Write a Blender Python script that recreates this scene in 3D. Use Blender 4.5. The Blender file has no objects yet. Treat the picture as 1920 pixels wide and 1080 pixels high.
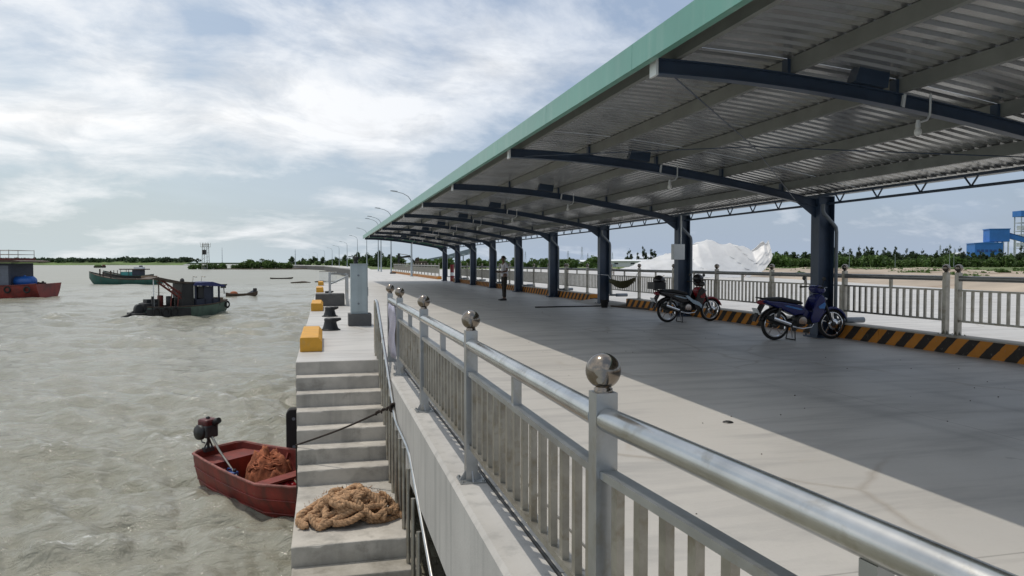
import bpy, bmesh, math, random
import numpy as np
from mathutils import Vector, Matrix, Euler, noise

random.seed(7); RNG = np.random.default_rng(7)
S = bpy.context.scene
COL = S.collection
PI = math.pi
R = math.radians

# ------------------------------------------------------------------ camera
YAW, PITCH = R(14.11), R(1.92)
cam_d = bpy.data.cameras.new('camera'); cam = bpy.data.objects.new('camera', cam_d); COL.objects.link(cam)
cam.location = (0, 0, 1.47)
cam.rotation_euler = (PI/2 - PITCH, 0, -YAW)
cam_d.sensor_width = 36; cam_d.lens = 26.25; cam_d.clip_start = 0.05; cam_d.clip_end = 20000
S.camera = cam

# ------------------------------------------------------------------ light
SUN_DIR = Vector((-0.21, 0.33, 1.0)).normalized()
SUN_EL = math.asin(SUN_DIR.z); SUN_ROT = math.atan2(SUN_DIR.x, SUN_DIR.y)
sun_d = bpy.data.lights.new('sun', 'SUN'); sun = bpy.data.objects.new('sun', sun_d); COL.objects.link(sun)
sun_d.energy = 2.0; sun_d.angle = R(0.6); sun_d.color = (1.0, 0.93, 0.83)
sun.rotation_euler = (-SUN_DIR).to_track_quat('-Z', 'Y').to_euler()

S.view_settings.view_transform = 'Standard'; S.view_settings.look = 'None'
S.view_settings.exposure = 0.10; S.view_settings.gamma = 1.0; S.view_settings.use_curve_mapping = False
S.render.engine = 'CYCLES'
S.cycles.use_denoising = True
S.cycles.max_bounces = 6; S.cycles.caustics_reflective = False; S.cycles.caustics_refractive = False

w = bpy.data.worlds.new('World'); S.world = w; w.use_nodes = True
nt = w.node_tree; nt.nodes.clear()
class NB:
    """small helper for node trees"""
    def __init__(s, nt): s.nt = nt
    def n(s, t, **kw):
        nd = s.nt.nodes.new(t)
        for k, v in kw.items():
            if k in ('inp',):
                for i, val in v.items():
                    if isinstance(val, bpy.types.NodeSocket): s.nt.links.new(val, nd.inputs[i])
                    else: nd.inputs[i].default_value = val
            else: setattr(nd, k, v)
        return nd
    def math(s, op, a, b=0.0, clamp=False):
        return s.n('ShaderNodeMath', operation=op, use_clamp=clamp, inp={0: a, 1: b}).outputs[0]
    def mix(s, f, a, b, bt='MIX'):
        nd = s.n('ShaderNodeMix', data_type='RGBA', blend_type=bt)
        for i, val in ((0, f), (6, a), (7, b)):
            if isinstance(val, bpy.types.NodeSocket): s.nt.links.new(val, nd.inputs[i])
            else: nd.inputs[i].default_value = val if i == 0 else (*val, 1) if len(val) == 3 else val
        return nd.outputs[2]
    def ramp(s, f, pts):
        nd = s.n('ShaderNodeValToRGB', inp={0: f}); e = nd.color_ramp.elements
        while len(e) < len(pts): e.new(0.5)
        for el, (p, c) in zip(e, pts):
            el.position = p; el.color = (c, c, c, 1) if not hasattr(c, '__len__') else (*c, 1)
        return nd.outputs[0]
    def noise(s, vec, scale, detail=4, rough=0.55, dist=0.0):
        return s.n('ShaderNodeTexNoise', inp={'Vector': vec, 'Scale': scale, 'Detail': detail, 'Roughness': rough, 'Distortion': dist}).outputs[0]
    def mapping(s, vec, scale=(1,1,1), loc=(0,0,0), rot=(0,0,0)):
        return s.n('ShaderNodeMapping', inp={'Vector': vec, 'Scale': scale, 'Location': loc, 'Rotation': rot}).outputs[0]

b = NB(nt)
sky = b.n('ShaderNodeTexSky', sky_type='NISHITA', sun_disc=False, sun_elevation=SUN_EL, sun_rotation=SUN_ROT,
          air_density=1.0, dust_density=2.2, ozone_density=1.5)
tc = b.n('ShaderNodeTexCoord')
d = tc.outputs['Generated']
sep = b.n('ShaderNodeSeparateXYZ', inp={0: d})
CLOUD_A = (8.8, 5.0, 0)
zz = b.math('ADD', b.math('MAXIMUM', sep.outputs[2], 0.0), 0.30)
cx = b.math('DIVIDE', sep.outputs[0], zz); cy = b.math('DIVIDE', sep.outputs[1], zz)
pv = b.n('ShaderNodeCombineXYZ', inp={0: cx, 1: cy, 2: 0.0}).outputs[0]
pr = b.mapping(pv, rot=(0, 0, R(-14)))
n1 = b.noise(b.mapping(pr, scale=(1.05, 1.25, 1), loc=CLOUD_A), 1.0, 10, 0.58, 0.25)
n2 = b.noise(b.mapping(pr, scale=(1.9, 2.6, 1), loc=(9.3, 2.1, 0)), 1.7, 9, 0.62, 0.4)
n3 = b.noise(b.mapping(pr, scale=(0.7, 1.3, 1), loc=(1.3, 5.5, 0)), 1.0, 6, 0.55, 0.3)
cov = b.math('ADD', b.math('MULTIPLY', n1, 0.75), b.math('MULTIPLY', n2, 0.25))
hz = b.math('DIVIDE', sep.outputs[2], 0.22, clamp=True)          # clouds thin out towards the horizon
cov = b.math('ADD', cov, b.math('MULTIPLY', b.math('SUBTRACT', hz, 1.0), 0.09))
hl = b.math('SQRT', b.math('ADD', b.math('MULTIPLY', sep.outputs[0], sep.outputs[0]), b.math('ADD', b.math('MULTIPLY', sep.outputs[1], sep.outputs[1]), 0.02)))
saz = Vector((-0.95, 0.31)).normalized()     # bright haze and cloud over the river; unseen west side brightened for canopy shade
toward = b.math('DIVIDE', b.math('ADD', b.math('MULTIPLY', sep.outputs[0], saz.x), b.math('MULTIPLY', sep.outputs[1], saz.y)), hl)
side = b.ramp(toward, [(-0.45, 0.0), (0.50, 1.0)])
cov = b.math('ADD', cov, b.math('MULTIPLY', b.math('SUBTRACT', side, 1.0), 0.042))   # more open sky inland
dens = b.ramp(cov, [(0.425, 0.0), (0.505, 0.55), (0.585, 1.0)])
veil = b.math('MAXIMUM', b.ramp(n3, [(0.34, 0.50), (0.62, 0.88)]), b.math('SUBTRACT', 1.0, b.math('MULTIPLY', hz, 0.9)))
lum = b.ramp(n2, [(0.32, 0.78), (0.56, 1.0)])
SK = 0.096
skyc = b.mix(1.0, sky.outputs[0], (0.96, 0.99, 1.02), 'MULTIPLY')
hcol = b.mix(side, (4.1, 5.0, 6.4), b.mix(hz, (6.1, 7.0, 7.3), (6.1, 7.0, 7.8)))
base = b.mix(b.math('MULTIPLY', veil, 0.92), skyc, hcol)
ccol = b.mix(1.0, b.mix(side, (8.2, 8.6, 9.2), (10.1, 10.15, 10.2)), lum, 'MULTIPLY')
fin = b.mix(dens, base, ccol)
bg = b.n('ShaderNodeBackground', inp={'Color': fin, 'Strength': SK})
out = b.n('ShaderNodeOutputWorld'); nt.links.new(bg.outputs[0], out.inputs[0])

# ------------------------------------------------------------------ materials
def mat(name, col, rough=0.7, metal=0.0, var=0.12, scale=3.0, bump=0.0, bscale=40.0, spec=0.5, tint=None, streak=None, obj_var=0.0, trans=0.0):
    m = bpy.data.materials.new(name); m.use_nodes = True
    nt = m.node_tree; b = NB(nt); p = nt.nodes['Principled BSDF']
    geo = b.n('ShaderNodeNewGeometry').outputs['Position']
    n = b.noise(geo, scale, 5, 0.6)
    lo = tuple(max(0, c*(1-var*1.6)) for c in col); hi = tuple(min(1, c*(1+var*1.6)) for c in col)
    c = b.mix(b.ramp(n, [(0.3, 0), (0.7, 1)]), lo, hi)
    if tint:     # (colour, scale, threshold, amount): patches of wear / rust / dirt
        tcol, tsc, th, am = tint
        n2 = b.noise(geo, tsc, 7, 0.65, 0.3)
        c = b.mix(b.math('MULTIPLY', b.ramp(n2, [(th, 0), (min(1, th+0.14), 1)]), am), c, tcol)
    if streak:   # vertical streaks: run-off, and on the steps some painted riser shade
        scol, ssc, am = streak
        n3 = b.noise(b.mapping(geo, scale=(ssc, ssc, ssc*0.05)), 1.0, 5, 0.6)
        c = b.mix(b.math('MULTIPLY', b.ramp(n3, [(0.5, 0), (0.72, 1)]), am), c, scol)
    if obj_var:
        oi = b.n('ShaderNodeObjectInfo').outputs['Random']
        c = b.mix(b.math('MULTIPLY', oi, obj_var), c, tuple(x*0.35 for x in col))
    nt.links.new(c, p.inputs['Base Color'])
    rr = b.math('ADD', b.math('MULTIPLY', n, 0.25*rough), rough*0.875)
    nt.links.new(rr, p.inputs['Roughness'])
    p.inputs['Metallic'].default_value = metal
    p.inputs['Specular IOR Level'].default_value = spec
    if trans: 
        p.inputs['Transmission Weight'].default_value = 0
        t = b.n('ShaderNodeBsdfTranslucent', inp={'Color': c}); ms = b.n('ShaderNodeMixShader', inp={0: trans})
        nt.links.new(p.outputs[0], ms.inputs[1]); nt.links.new(t.outputs[0], ms.inputs[2])
        nt.links.new(ms.outputs[0], nt.nodes['Material Output'].inputs[0])
    if bump:
        nb = b.noise(geo, bscale, 6, 0.65)
        bn = b.n('ShaderNodeBump', inp={'Strength': 0.7, 'Distance': bump, 'Height': nb})
        nt.links.new(bn.outputs[0], p.inputs['Normal'])
    return m

M = {}
M['concrete'] = mat('concrete', (0.441,0.420,0.382), 0.85, var=0.10, scale=1.6, bump=0.004, bscale=60, tint=((0.24,0.23,0.21), 2.5, 0.58, 0.5))
M['concrete_wall'] = mat('concrete_wall', (0.441,0.426,0.400), 0.85, var=0.07, scale=1.2, bump=0.003, bscale=50, streak=((0.20,0.20,0.19), 7, 0.45))
M['concrete_step'] = mat('concrete_step', (0.44,0.412,0.365), 0.9, var=0.14, scale=2.2, bump=0.006, bscale=35, tint=((0.20,0.185,0.16), 3.2, 0.55, 0.6), streak=((0.13,0.125,0.11), 3.2, 0.5))  # streak mixes dirt with some riser shade put into the colour
M['concrete_dark'] = mat('concrete_dark', (0.10,0.10,0.10), 0.9, var=0.15, scale=3, bump=0.004)
M['ledge'] = mat('ledge', (0.463,0.443,0.406), 0.88, var=0.08, scale=2, bump=0.003, bscale=70, tint=((0.28,0.26,0.22), 4, 0.6, 0.5))
M['steel'] = mat('steel', (0.55,0.55,0.53), 0.24, 1.0, var=0.09, scale=5, tint=((0.30,0.27,0.21), 7, 0.55, 0.6), bump=0.0004, bscale=25)
M['steel_square'] = mat('steel_square', (0.42,0.43,0.43), 0.34, 0.85, var=0.10, scale=4, tint=((0.30,0.27,0.20), 6, 0.55, 0.55))
M['steel_dull'] = mat('steel_dull', (0.37,0.35,0.305), 0.36, 0.8, var=0.14, scale=7, tint=((0.24,0.20,0.13), 8, 0.52, 0.6))
M['steel_polish'] = mat('steel_polish', (0.25,0.215,0.18), 0.14, 1.0, var=0.03)
M['steel_far'] = mat('steel_far', (0.30,0.30,0.285), 0.42, 0.7, var=0.08, scale=2)
M['blue_steel'] = mat('blue_steel', (0.036,0.060,0.102), 0.38, 0.0, var=0.14, scale=2, tint=((0.06,0.07,0.08), 5, 0.6, 0.4))
M['purlin'] = mat('purlin', (0.24,0.25,0.235), 0.5, 0.3, var=0.10, scale=2)
M['roof'] = mat('roof', (0.58,0.585,0.575), 0.22, 0.7, var=0.10, scale=1.1, tint=((0.16,0.16,0.15), 1.5, 0.58, 0.6))
M['fascia'] = mat('fascia', (0.13,0.33,0.26), 0.33, 0.0, var=0.06, scale=1.2, streak=((0.26,0.42,0.36), 5, 0.4))
M['white_metal'] = mat('white_metal', (0.72,0.74,0.74), 0.45, var=0.05)
M['grey_metal'] = mat('grey_metal', (0.34,0.40,0.42), 0.45, 0.0, var=0.06, scale=3, streak=((0.24,0.28,0.29), 8, 0.4))
M['pipe'] = mat('pipe', (0.16,0.18,0.20), 0.45, var=0.08)
M['black'] = mat('black', (0.012,0.012,0.012), 0.5, var=0.2)
M['rubber'] = mat('rubber', (0.018,0.017,0.016), 0.8, var=0.2, scale=9)
M['yellow'] = mat('yellow', (0.60,0.30,0.025), 0.6, var=0.08, scale=5, tint=((0.45,0.30,0.12), 5, 0.6, 0.55), bump=0.002)
M['rope_tan'] = mat('rope_tan', (0.42,0.255,0.14), 0.95, var=0.32, scale=22, bump=0.006, bscale=120, tint=((0.11,0.06,0.03), 11, 0.52, 0.8))
M['rope_dark'] = mat('rope_dark', (0.035,0.025,0.02), 0.9, var=0.3, scale=30, bump=0.004, bscale=120)
M['gunwale'] = mat('gunwale', (0.22,0.075,0.06), 0.6, var=0.3, scale=9)
M['hull_red'] = mat('hull_red', (0.175,0.018,0.012), 0.5, var=0.28, scale=3, streak=((0.05,0.018,0.013), 8, 0.75), tint=((0.20,0.12,0.09), 8, 0.62, 0.7))
M['hull_red_bright'] = mat('hull_red_bright', (0.21,0.025,0.018), 0.5, var=0.22, scale=0.6, streak=((0.07,0.02,0.016), 1.6, 0.8), tint=((0.05,0.02,0.018), 0.35, 0.52, 0.7))
M['red_inside'] = mat('red_inside', (0.19,0.03,0.02), 0.7, var=0.2, scale=5, tint=((0.12,0.05,0.04), 6, 0.55, 0.6))
M['hull_green'] = mat('hull_green', (0.018,0.085,0.07), 0.55, var=0.18, scale=0.9, streak=((0.05,0.06,0.05), 1.5, 0.5))
M['hull_teal'] = mat('hull_teal', (0.05,0.27,0.27), 0.55, var=0.12, scale=1)
M['hull_grey'] = mat('hull_grey', (0.10,0.15,0.12), 0.55, var=0.16, scale=1, streak=((0.04,0.045,0.04), 2, 0.6))
M['hull_dark'] = mat('hull_dark', (0.02,0.02,0.02), 0.6, var=0.3, scale=2)
M['wood_dark'] = mat('wood_dark', (0.07,0.05,0.035), 0.75, var=0.25, scale=3)
M['wood'] = mat('wood', (0.20,0.14,0.09), 0.75, var=0.2, scale=4)
M['cabin_grey'] = mat('cabin_grey', (0.13,0.145,0.18), 0.6, var=0.1)
M['cabin_dark'] = mat('cabin_dark', (0.025,0.03,0.05), 0.6, var=0.15)
M['blue_drum'] = mat('blue_drum', (0.015,0.09,0.33), 0.4, var=0.1)
M['blue_tarp'] = mat('blue_tarp', (0.025,0.032,0.12), 0.6, var=0.15)
M['rust_red'] = mat('rust_red', (0.15,0.032,0.023), 0.7, var=0.2, scale=3)
M['net_orange'] = mat('net_orange', (0.34,0.11,0.05), 0.9, var=0.3, scale=16, bump=0.02, bscale=50)
M['sand'] = mat('sand', (0.36,0.30,0.235), 0.95, var=0.16, scale=0.16, tint=((0.22,0.155,0.105), 0.11, 0.50, 0.8), bump=0.08, bscale=1.2)
M['trunk'] = mat('trunk', (0.09,0.07,0.05), 0.9, var=0.2)
M['plaster'] = mat('plaster', (0.62,0.63,0.62), 0.8, var=0.05, scale=0.2)
M['factory_blue'] = mat('factory_blue', (0.03,0.17,0.50), 0.5, var=0.08, scale=0.2)
M['factory_dark'] = mat('factory_dark', (0.02,0.07,0.25), 0.5, var=0.08, scale=0.2)
M['roof_grey'] = mat('roof_grey', (0.20,0.24,0.28), 0.6, var=0.08, scale=0.2)
M['pylon'] = mat('pylon', (0.42,0.46,0.50), 0.6, var=0.03)
M['lamp'] = mat('lamp', (0.34,0.38,0.40), 0.5, 0.2, var=0.05)
M['tarp_white'] = mat('tarp_white', (0.82,0.83,0.84), 0.4, var=0.06, scale=0.6, trans=0.42)
M['khaki'] = mat('khaki', (0.075,0.072,0.03), 0.9, var=0.15, scale=6, trans=0.15)
M['leaf_dark'] = mat('leaf_dark', (0.045,0.080,0.028), 0.7, var=0.35, scale=0.5, obj_var=0.45, trans=0.25)
M['leaf_mid'] = mat('leaf_mid', (0.090,0.155,0.036), 0.7, var=0.3, scale=0.5, obj_var=0.35, trans=0.25)
M['leaf_far'] = mat('leaf_far', (0.05,0.085,0.04), 0.8, var=0.35, scale=0.02, trans=0.2)
M['skin'] = mat('skin', (0.14,0.075,0.045), 0.55, var=0.1)
M['shirt'] = mat('shirt', (0.62,0.60,0.62), 0.85, var=0.08)
M['trousers'] = mat('trousers', (0.022,0.018,0.014), 0.9, var=0.15)
M['hair'] = mat('hair', (0.01,0.009,0.008), 0.5, var=0.2)
M['chrome'] = mat('chrome', (0.65,0.65,0.66), 0.15, 1.0, var=0.04)
M['engine'] = mat('engine', (0.06,0.06,0.06), 0.5, 0.4, var=0.2, scale=12)
M['paint_blue'] = mat('paint_blue', (0.012,0.018,0.12), 0.22, var=0.06)
M['paint_black'] = mat('paint_black', (0.012,0.010,0.011), 0.25, var=0.1)
M['paint_red'] = mat('paint_red', (0.24,0.012,0.018), 0.25, var=0.06)
M['engine_red'] = mat('engine_red', (0.085,0.013,0.012), 0.5, var=0.25, scale=14)
M['paint_pale'] = mat('paint_pale', (0.42,0.52,0.60), 0.3, var=0.05)
M['paint_sky'] = mat('paint_sky', (0.06,0.22,0.55), 0.3, var=0.05)
M['seat'] = mat('seat', (0.014,0.014,0.015), 0.6, var=0.15, scale=20)
M['glass'] = mat('glass', (0.5,0.52,0.53), 0.08, 0.0, var=0.02, spec=0.8)
M['bulb'] = mat('bulb', (0.78,0.78,0.75), 0.3, var=0.03)
M['red_white'] = mat('red_white', (0.22,0.03,0.028), 0.5, var=0.1)
M['skyglass'] = mat('window_glass', (0.03,0.035,0.04), 0.1, var=0.05)

def tide_line(m):
    nt = m.node_tree; b = NB(nt); p = nt.nodes['Principled BSDF']; src = p.inputs['Base Color'].links[0].from_socket
    geo = b.n('ShaderNodeNewGeometry').outputs['Position']
    z = b.n('ShaderNodeSeparateXYZ', inp={0: geo}).outputs[2]
    f = b.math('DIVIDE', b.math('SUBTRACT', -1.02, b.math('ADD', z, b.math('MULTIPLY', b.noise(geo, 4, 6, 0.7), 0.55))), 0.35, clamp=True)
    nt.links.new(b.mix(b.math('MULTIPLY', f, 0.62), src, (0.13,0.115,0.075)), p.inputs['Base Color'])
tide_line(M['concrete_step'])
def stripe_mat():
    m = bpy.data.materials.new('kerb_stripes'); m.use_nodes = True
    nt = m.node_tree; b = NB(nt); p = nt.nodes['Principled BSDF']
    g = b.n('ShaderNodeNewGeometry'); geo = g.outputs['Position']
    s = b.n('ShaderNodeSeparateXYZ', inp={0: geo})
    ph = b.math('DIVIDE', b.math('ADD', s.outputs[1], b.math('MULTIPLY', s.outputs[2], 0.95)), 0.44)
    wob = b.math('MULTIPLY', b.noise(geo, 9, 3), 0.10)
    fr = b.math('FRACT', b.math('ADD', ph, wob))
    st = b.ramp(fr, [(0.0, 1), (0.47, 1), (0.49, 0), (0.985, 0), (1.0, 1)])
    n = b.noise(geo, 6, 6, 0.65)
    org = b.mix(n, (0.46,0.165,0.02), (0.66,0.27,0.035)); blk = b.mix(n, (0.010,0.009,0.008), (0.045,0.035,0.028))
    c = b.mix(st, org, blk)
    wear = b.ramp(b.noise(geo, 13, 8, 0.7), [(0.60, 0), (0.70, 1)])
    c = b.mix(b.math('MULTIPLY', wear, 0.6), c, (0.30,0.27,0.23))
    nz = b.n('ShaderNodeSeparateXYZ', inp={0: g.outputs['Normal']})
    top = b.math('GREATER_THAN', nz.outputs[2], 0.5)
    c = b.mix(top, c, b.mix(n, (0.36,0.32,0.25), (0.46,0.42,0.36)))
    nt.links.new(c, p.inputs['Base Color']); p.inputs['Roughness'].default_value = 0.75
    return m
M['kerb'] = stripe_mat()

def deck_mat(name='deck_concrete', k=1.0):
    m = bpy.data.materials.new(name); m.use_nodes = True
    nt = m.node_tree; b = NB(nt); p = nt.nodes['Principled BSDF']
    geo = b.n('ShaderNodeNewGeometry').outputs['Position']
    g2 = b.mapping(geo, rot=(0, 0, R(4)))
    n1 = b.noise(g2, 0.35, 6, 0.6); n2 = b.noise(b.mapping(geo, scale=(0.5, 2.6, 1)), 0.9, 6, 0.65, 0.4); n3 = b.noise(geo, 28, 5, 0.7)
    c = b.mix(b.ramp(n1, [(0.3, 0), (0.7, 1)]), (0.332*k,0.32*k,0.300*k), (0.408*k,0.393*k,0.366*k))
    c = b.mix(b.math('MULTIPLY', b.ramp(n2, [(0.47, 0), (0.70, 1)]), 0.8), c, (0.235*k,0.23*k,0.222*k))
    c = b.mix(b.math('MULTIPLY', b.ramp(n3, [(0.55, 0), (0.8, 1)]), 0.35), c, (0.25*k,0.245*k,0.235*k))
    # irregular hairline cracks and muddy stains
    v = b.n('ShaderNodeTexVoronoi', feature='DISTANCE_TO_EDGE', inp={'Vector': b.mix(0.25, geo, b.n('ShaderNodeTexNoise', inp={'Vector': geo, 'Scale': 1.2, 'Detail': 6}).outputs[1]), 'Scale': 0.42}).outputs[0]
    gate = b.ramp(b.noise(geo, 0.22, 3), [(0.46, 0), (0.53, 1)])
    cr = b.math('MULTIPLY', b.ramp(v, [(0.0, 1), (0.013, 0)]), gate)
    c = b.mix(b.math('MULTIPLY', cr, 0.5), c, (0.20*k,0.17*k,0.135*k))
    st = b.math('MULTIPLY', b.ramp(b.noise(geo, 1.1, 7, 0.7, 1.2), [(0.62, 0), (0.70, 1)]), gate)
    c = b.mix(b.math('MULTIPLY', st, 0.55), c, (0.29*k,0.245*k,0.19*k))
    # scuffed tyre tracks along the lane
    s = b.n('ShaderNodeSeparateXYZ', inp={0: geo})
    wander = b.math('MULTIPLY', b.math('SUBTRACT', b.noise(b.mapping(geo, scale=(0, 0.12, 0)), 1.0, 3), 0.5), 1.6)
    for x0 in (5.3, 6.75, 7.9):
        dx = b.math('ABSOLUTE', b.math('SUBTRACT', b.math('ADD', s.outputs[0], wander), x0))
        tr = b.math('MULTIPLY', b.ramp(dx, [(0.06, 1), (0.22, 0)]), b.ramp(b.noise(b.mapping(geo, scale=(2, 0.25, 1)), 1.0, 6, 0.7), [(0.42, 0), (0.66, 1)]))
        c = b.mix(b.math('MULTIPLY', tr, 0.42), c, (0.17*k,0.166*k,0.158*k))
    # saw-cut joints on the column lines
    jy = b.math('ABSOLUTE', b.math('SUBTRACT', b.math('FRACT', b.math('DIVIDE', b.math('ADD', s.outputs[1], 60.0), 6.0)), 0.5))
    jn = b.math('LESS_THAN', jy, 0.0011)
    jx = b.math('LESS_THAN', b.math('ABSOLUTE', b.math('SUBTRACT', s.outputs[0], 5.6)), 0.006)
    jm = b.math('MULTIPLY', b.math('MAXIMUM', jn, jx), b.ramp(b.noise(geo, 0.8, 4), [(0.3, 0.25), (0.6, 0.75)]))
    c = b.mix(jm, c, (0.12*k,0.115*k,0.105*k))
    drip = b.ramp(b.noise(geo, 2.3, 5, 0.6, 0.2), [(0.70, 0), (0.735, 1)])
    c = b.mix(b.math('MULTIPLY', drip, 0.55), c, (0.13*k,0.125*k,0.115*k))
    nt.links.new(c, p.inputs['Base Color'])
    nt.links.new(b.math('ADD', b.math('MULTIPLY', n2, 0.34), 0.31), p.inputs['Roughness'])
    p.inputs['Specular IOR Level'].default_value = 0.55
    bn = b.n('ShaderNodeBump', inp={'Strength': 0.5, 'Distance': 0.004, 'Height': b.math('ADD', n3, b.math('MULTIPLY', cr, -1.5))})
    nt.links.new(bn.outputs[0], p.inputs['Normal'])
    return m
M['deck'] = deck_mat('deck_concrete', 1.38)
M['yard'] = deck_mat('yard_concrete', 1.3)

def land_mat():
    m = bpy.data.materials.new('land_ground'); m.use_nodes = True
    nt = m.node_tree; b = NB(nt); p = nt.nodes['Principled BSDF']
    geo = b.n('ShaderNodeNewGeometry').outputs['Position']
    n1 = b.noise(geo, 0.02, 6, 0.6); n2 = b.noise(geo, 0.35, 6, 0.65)
    g = b.mix(n2, (0.055,0.09,0.02), (0.13,0.165,0.045)); s = b.mix(n2, (0.34,0.27,0.20), (0.46,0.39,0.31))
    sx = b.n('ShaderNodeSeparateXYZ', inp={0: geo})
    # bare ground near the yard, grass further inland, along the site's own axis
    inl = b.math('DIVIDE', b.math('SUBTRACT', sx.outputs[0], 95.0), 60.0)
    f = b.math('ADD', b.math('MULTIPLY', b.math('SUBTRACT', n1, 0.5), 5.0), inl)
    f = b.math('MAXIMUM', f, b.math('DIVIDE', b.math('SUBTRACT', sx.outputs[1], 150.0), 40.0))
    f = b.ramp(f, [(0.0, 0), (0.55, 1)])
    nt.links.new(b.mix(f, s, g), p.inputs['Base Color']); p.inputs['Roughness'].default_value = 0.95
    return m
M['land'] = land_mat()

def water_mat():
    m = bpy.data.materials.new('river_water'); m.use_nodes = True
    nt = m.node_tree; b = NB(nt); p = nt.nodes['Principled BSDF']
    geo = b.n('ShaderNodeNewGeometry').outputs['Position']
    n = b.noise(geo, 0.06, 4)
    c = b.mix(n, (0.235,0.229,0.178), (0.310,0.303,0.248))
    # broken foam flecks on the crests, darker silt streaks between
    pz = b.n('ShaderNodeSeparateXYZ', inp={0: geo}).outputs[2]
    crest = b.math('DIVIDE', b.math('SUBTRACT', pz, -2.3+0.115), 0.13, clamp=True)
    fl = b.ramp(b.noise(b.mapping(geo, scale=(1, 1.5, 1)), 5.5, 7, 0.72, 0.5), [(0.53, 0), (0.60, 1)])
    fl2 = b.ramp(b.noise(b.mapping(geo, scale=(0.6, 1.4, 1), rot=(0, 0, R(25))), 2.2, 8, 0.75, 0.8), [(0.665, 0), (0.70, 1)])
    foam = b.math('ADD', b.math('MULTIPLY', crest, fl), b.math('MULTIPLY', fl2, 0.45), clamp=True)
    c = b.mix(b.math('MULTIPLY', b.ramp(b.noise(b.mapping(geo, scale=(0.5, 1.3, 1), rot=(0, 0, R(-10))), 0.35, 6, 0.6, 0.6), [(0.45, 0), (0.7, 1)]), 0.45), c, (0.17,0.165,0.105))
    c = b.mix(b.math('MULTIPLY', foam, 0.75), c, (0.70,0.70,0.67))
    nt.links.new(c, p.inputs['Base Color'])
    p.inputs['Roughness'].default_value = 0.04; p.inputs['IOR'].default_value = 1.33
    a1 = b.noise(b.mapping(geo, scale=(1.0, 1.9, 1), rot=(0,0,R(20))), 2.6, 6, 0.62, 0.6)
    a2 = b.noise(b.mapping(geo, scale=(1.0, 2.4, 1), rot=(0,0,R(-15))), 0.55, 5, 0.6, 0.4)
    a3 = b.noise(b.mapping(geo, scale=(1.0, 1.7, 1), rot=(0,0,R(35))), 7.5, 4, 0.6, 0.4)
    h = b.math('ADD', b.math('ADD', b.math('MULTIPLY', a1, 0.17), b.math('MULTIPLY', a3, 0.030)), b.math('MULTIPLY', a2, 0.30))
    # small ripples average out with distance from the quay
    far = b.n('ShaderNodeVectorMath', operation='LENGTH', inp={0: geo}).outputs['Value']
    nt.links.new(b.math('ADD', 0.04, b.math('MULTIPLY', b.math('DIVIDE', far, 160.0, clamp=True), 0.30)), p.inputs['Roughness'])
    lod = b.math('DIVIDE', 0.52, b.math('ADD', 1.0, b.math('POWER', b.math('DIVIDE', far, 85.0), 1.7)))
    bn = b.n('ShaderNodeBump', inp={'Strength': 1.0, 'Distance': lod, 'Height': h})
    nt.links.new(bn.outputs[0], p.inputs['Normal'])
    return m
M['water'] = water_mat()

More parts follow.
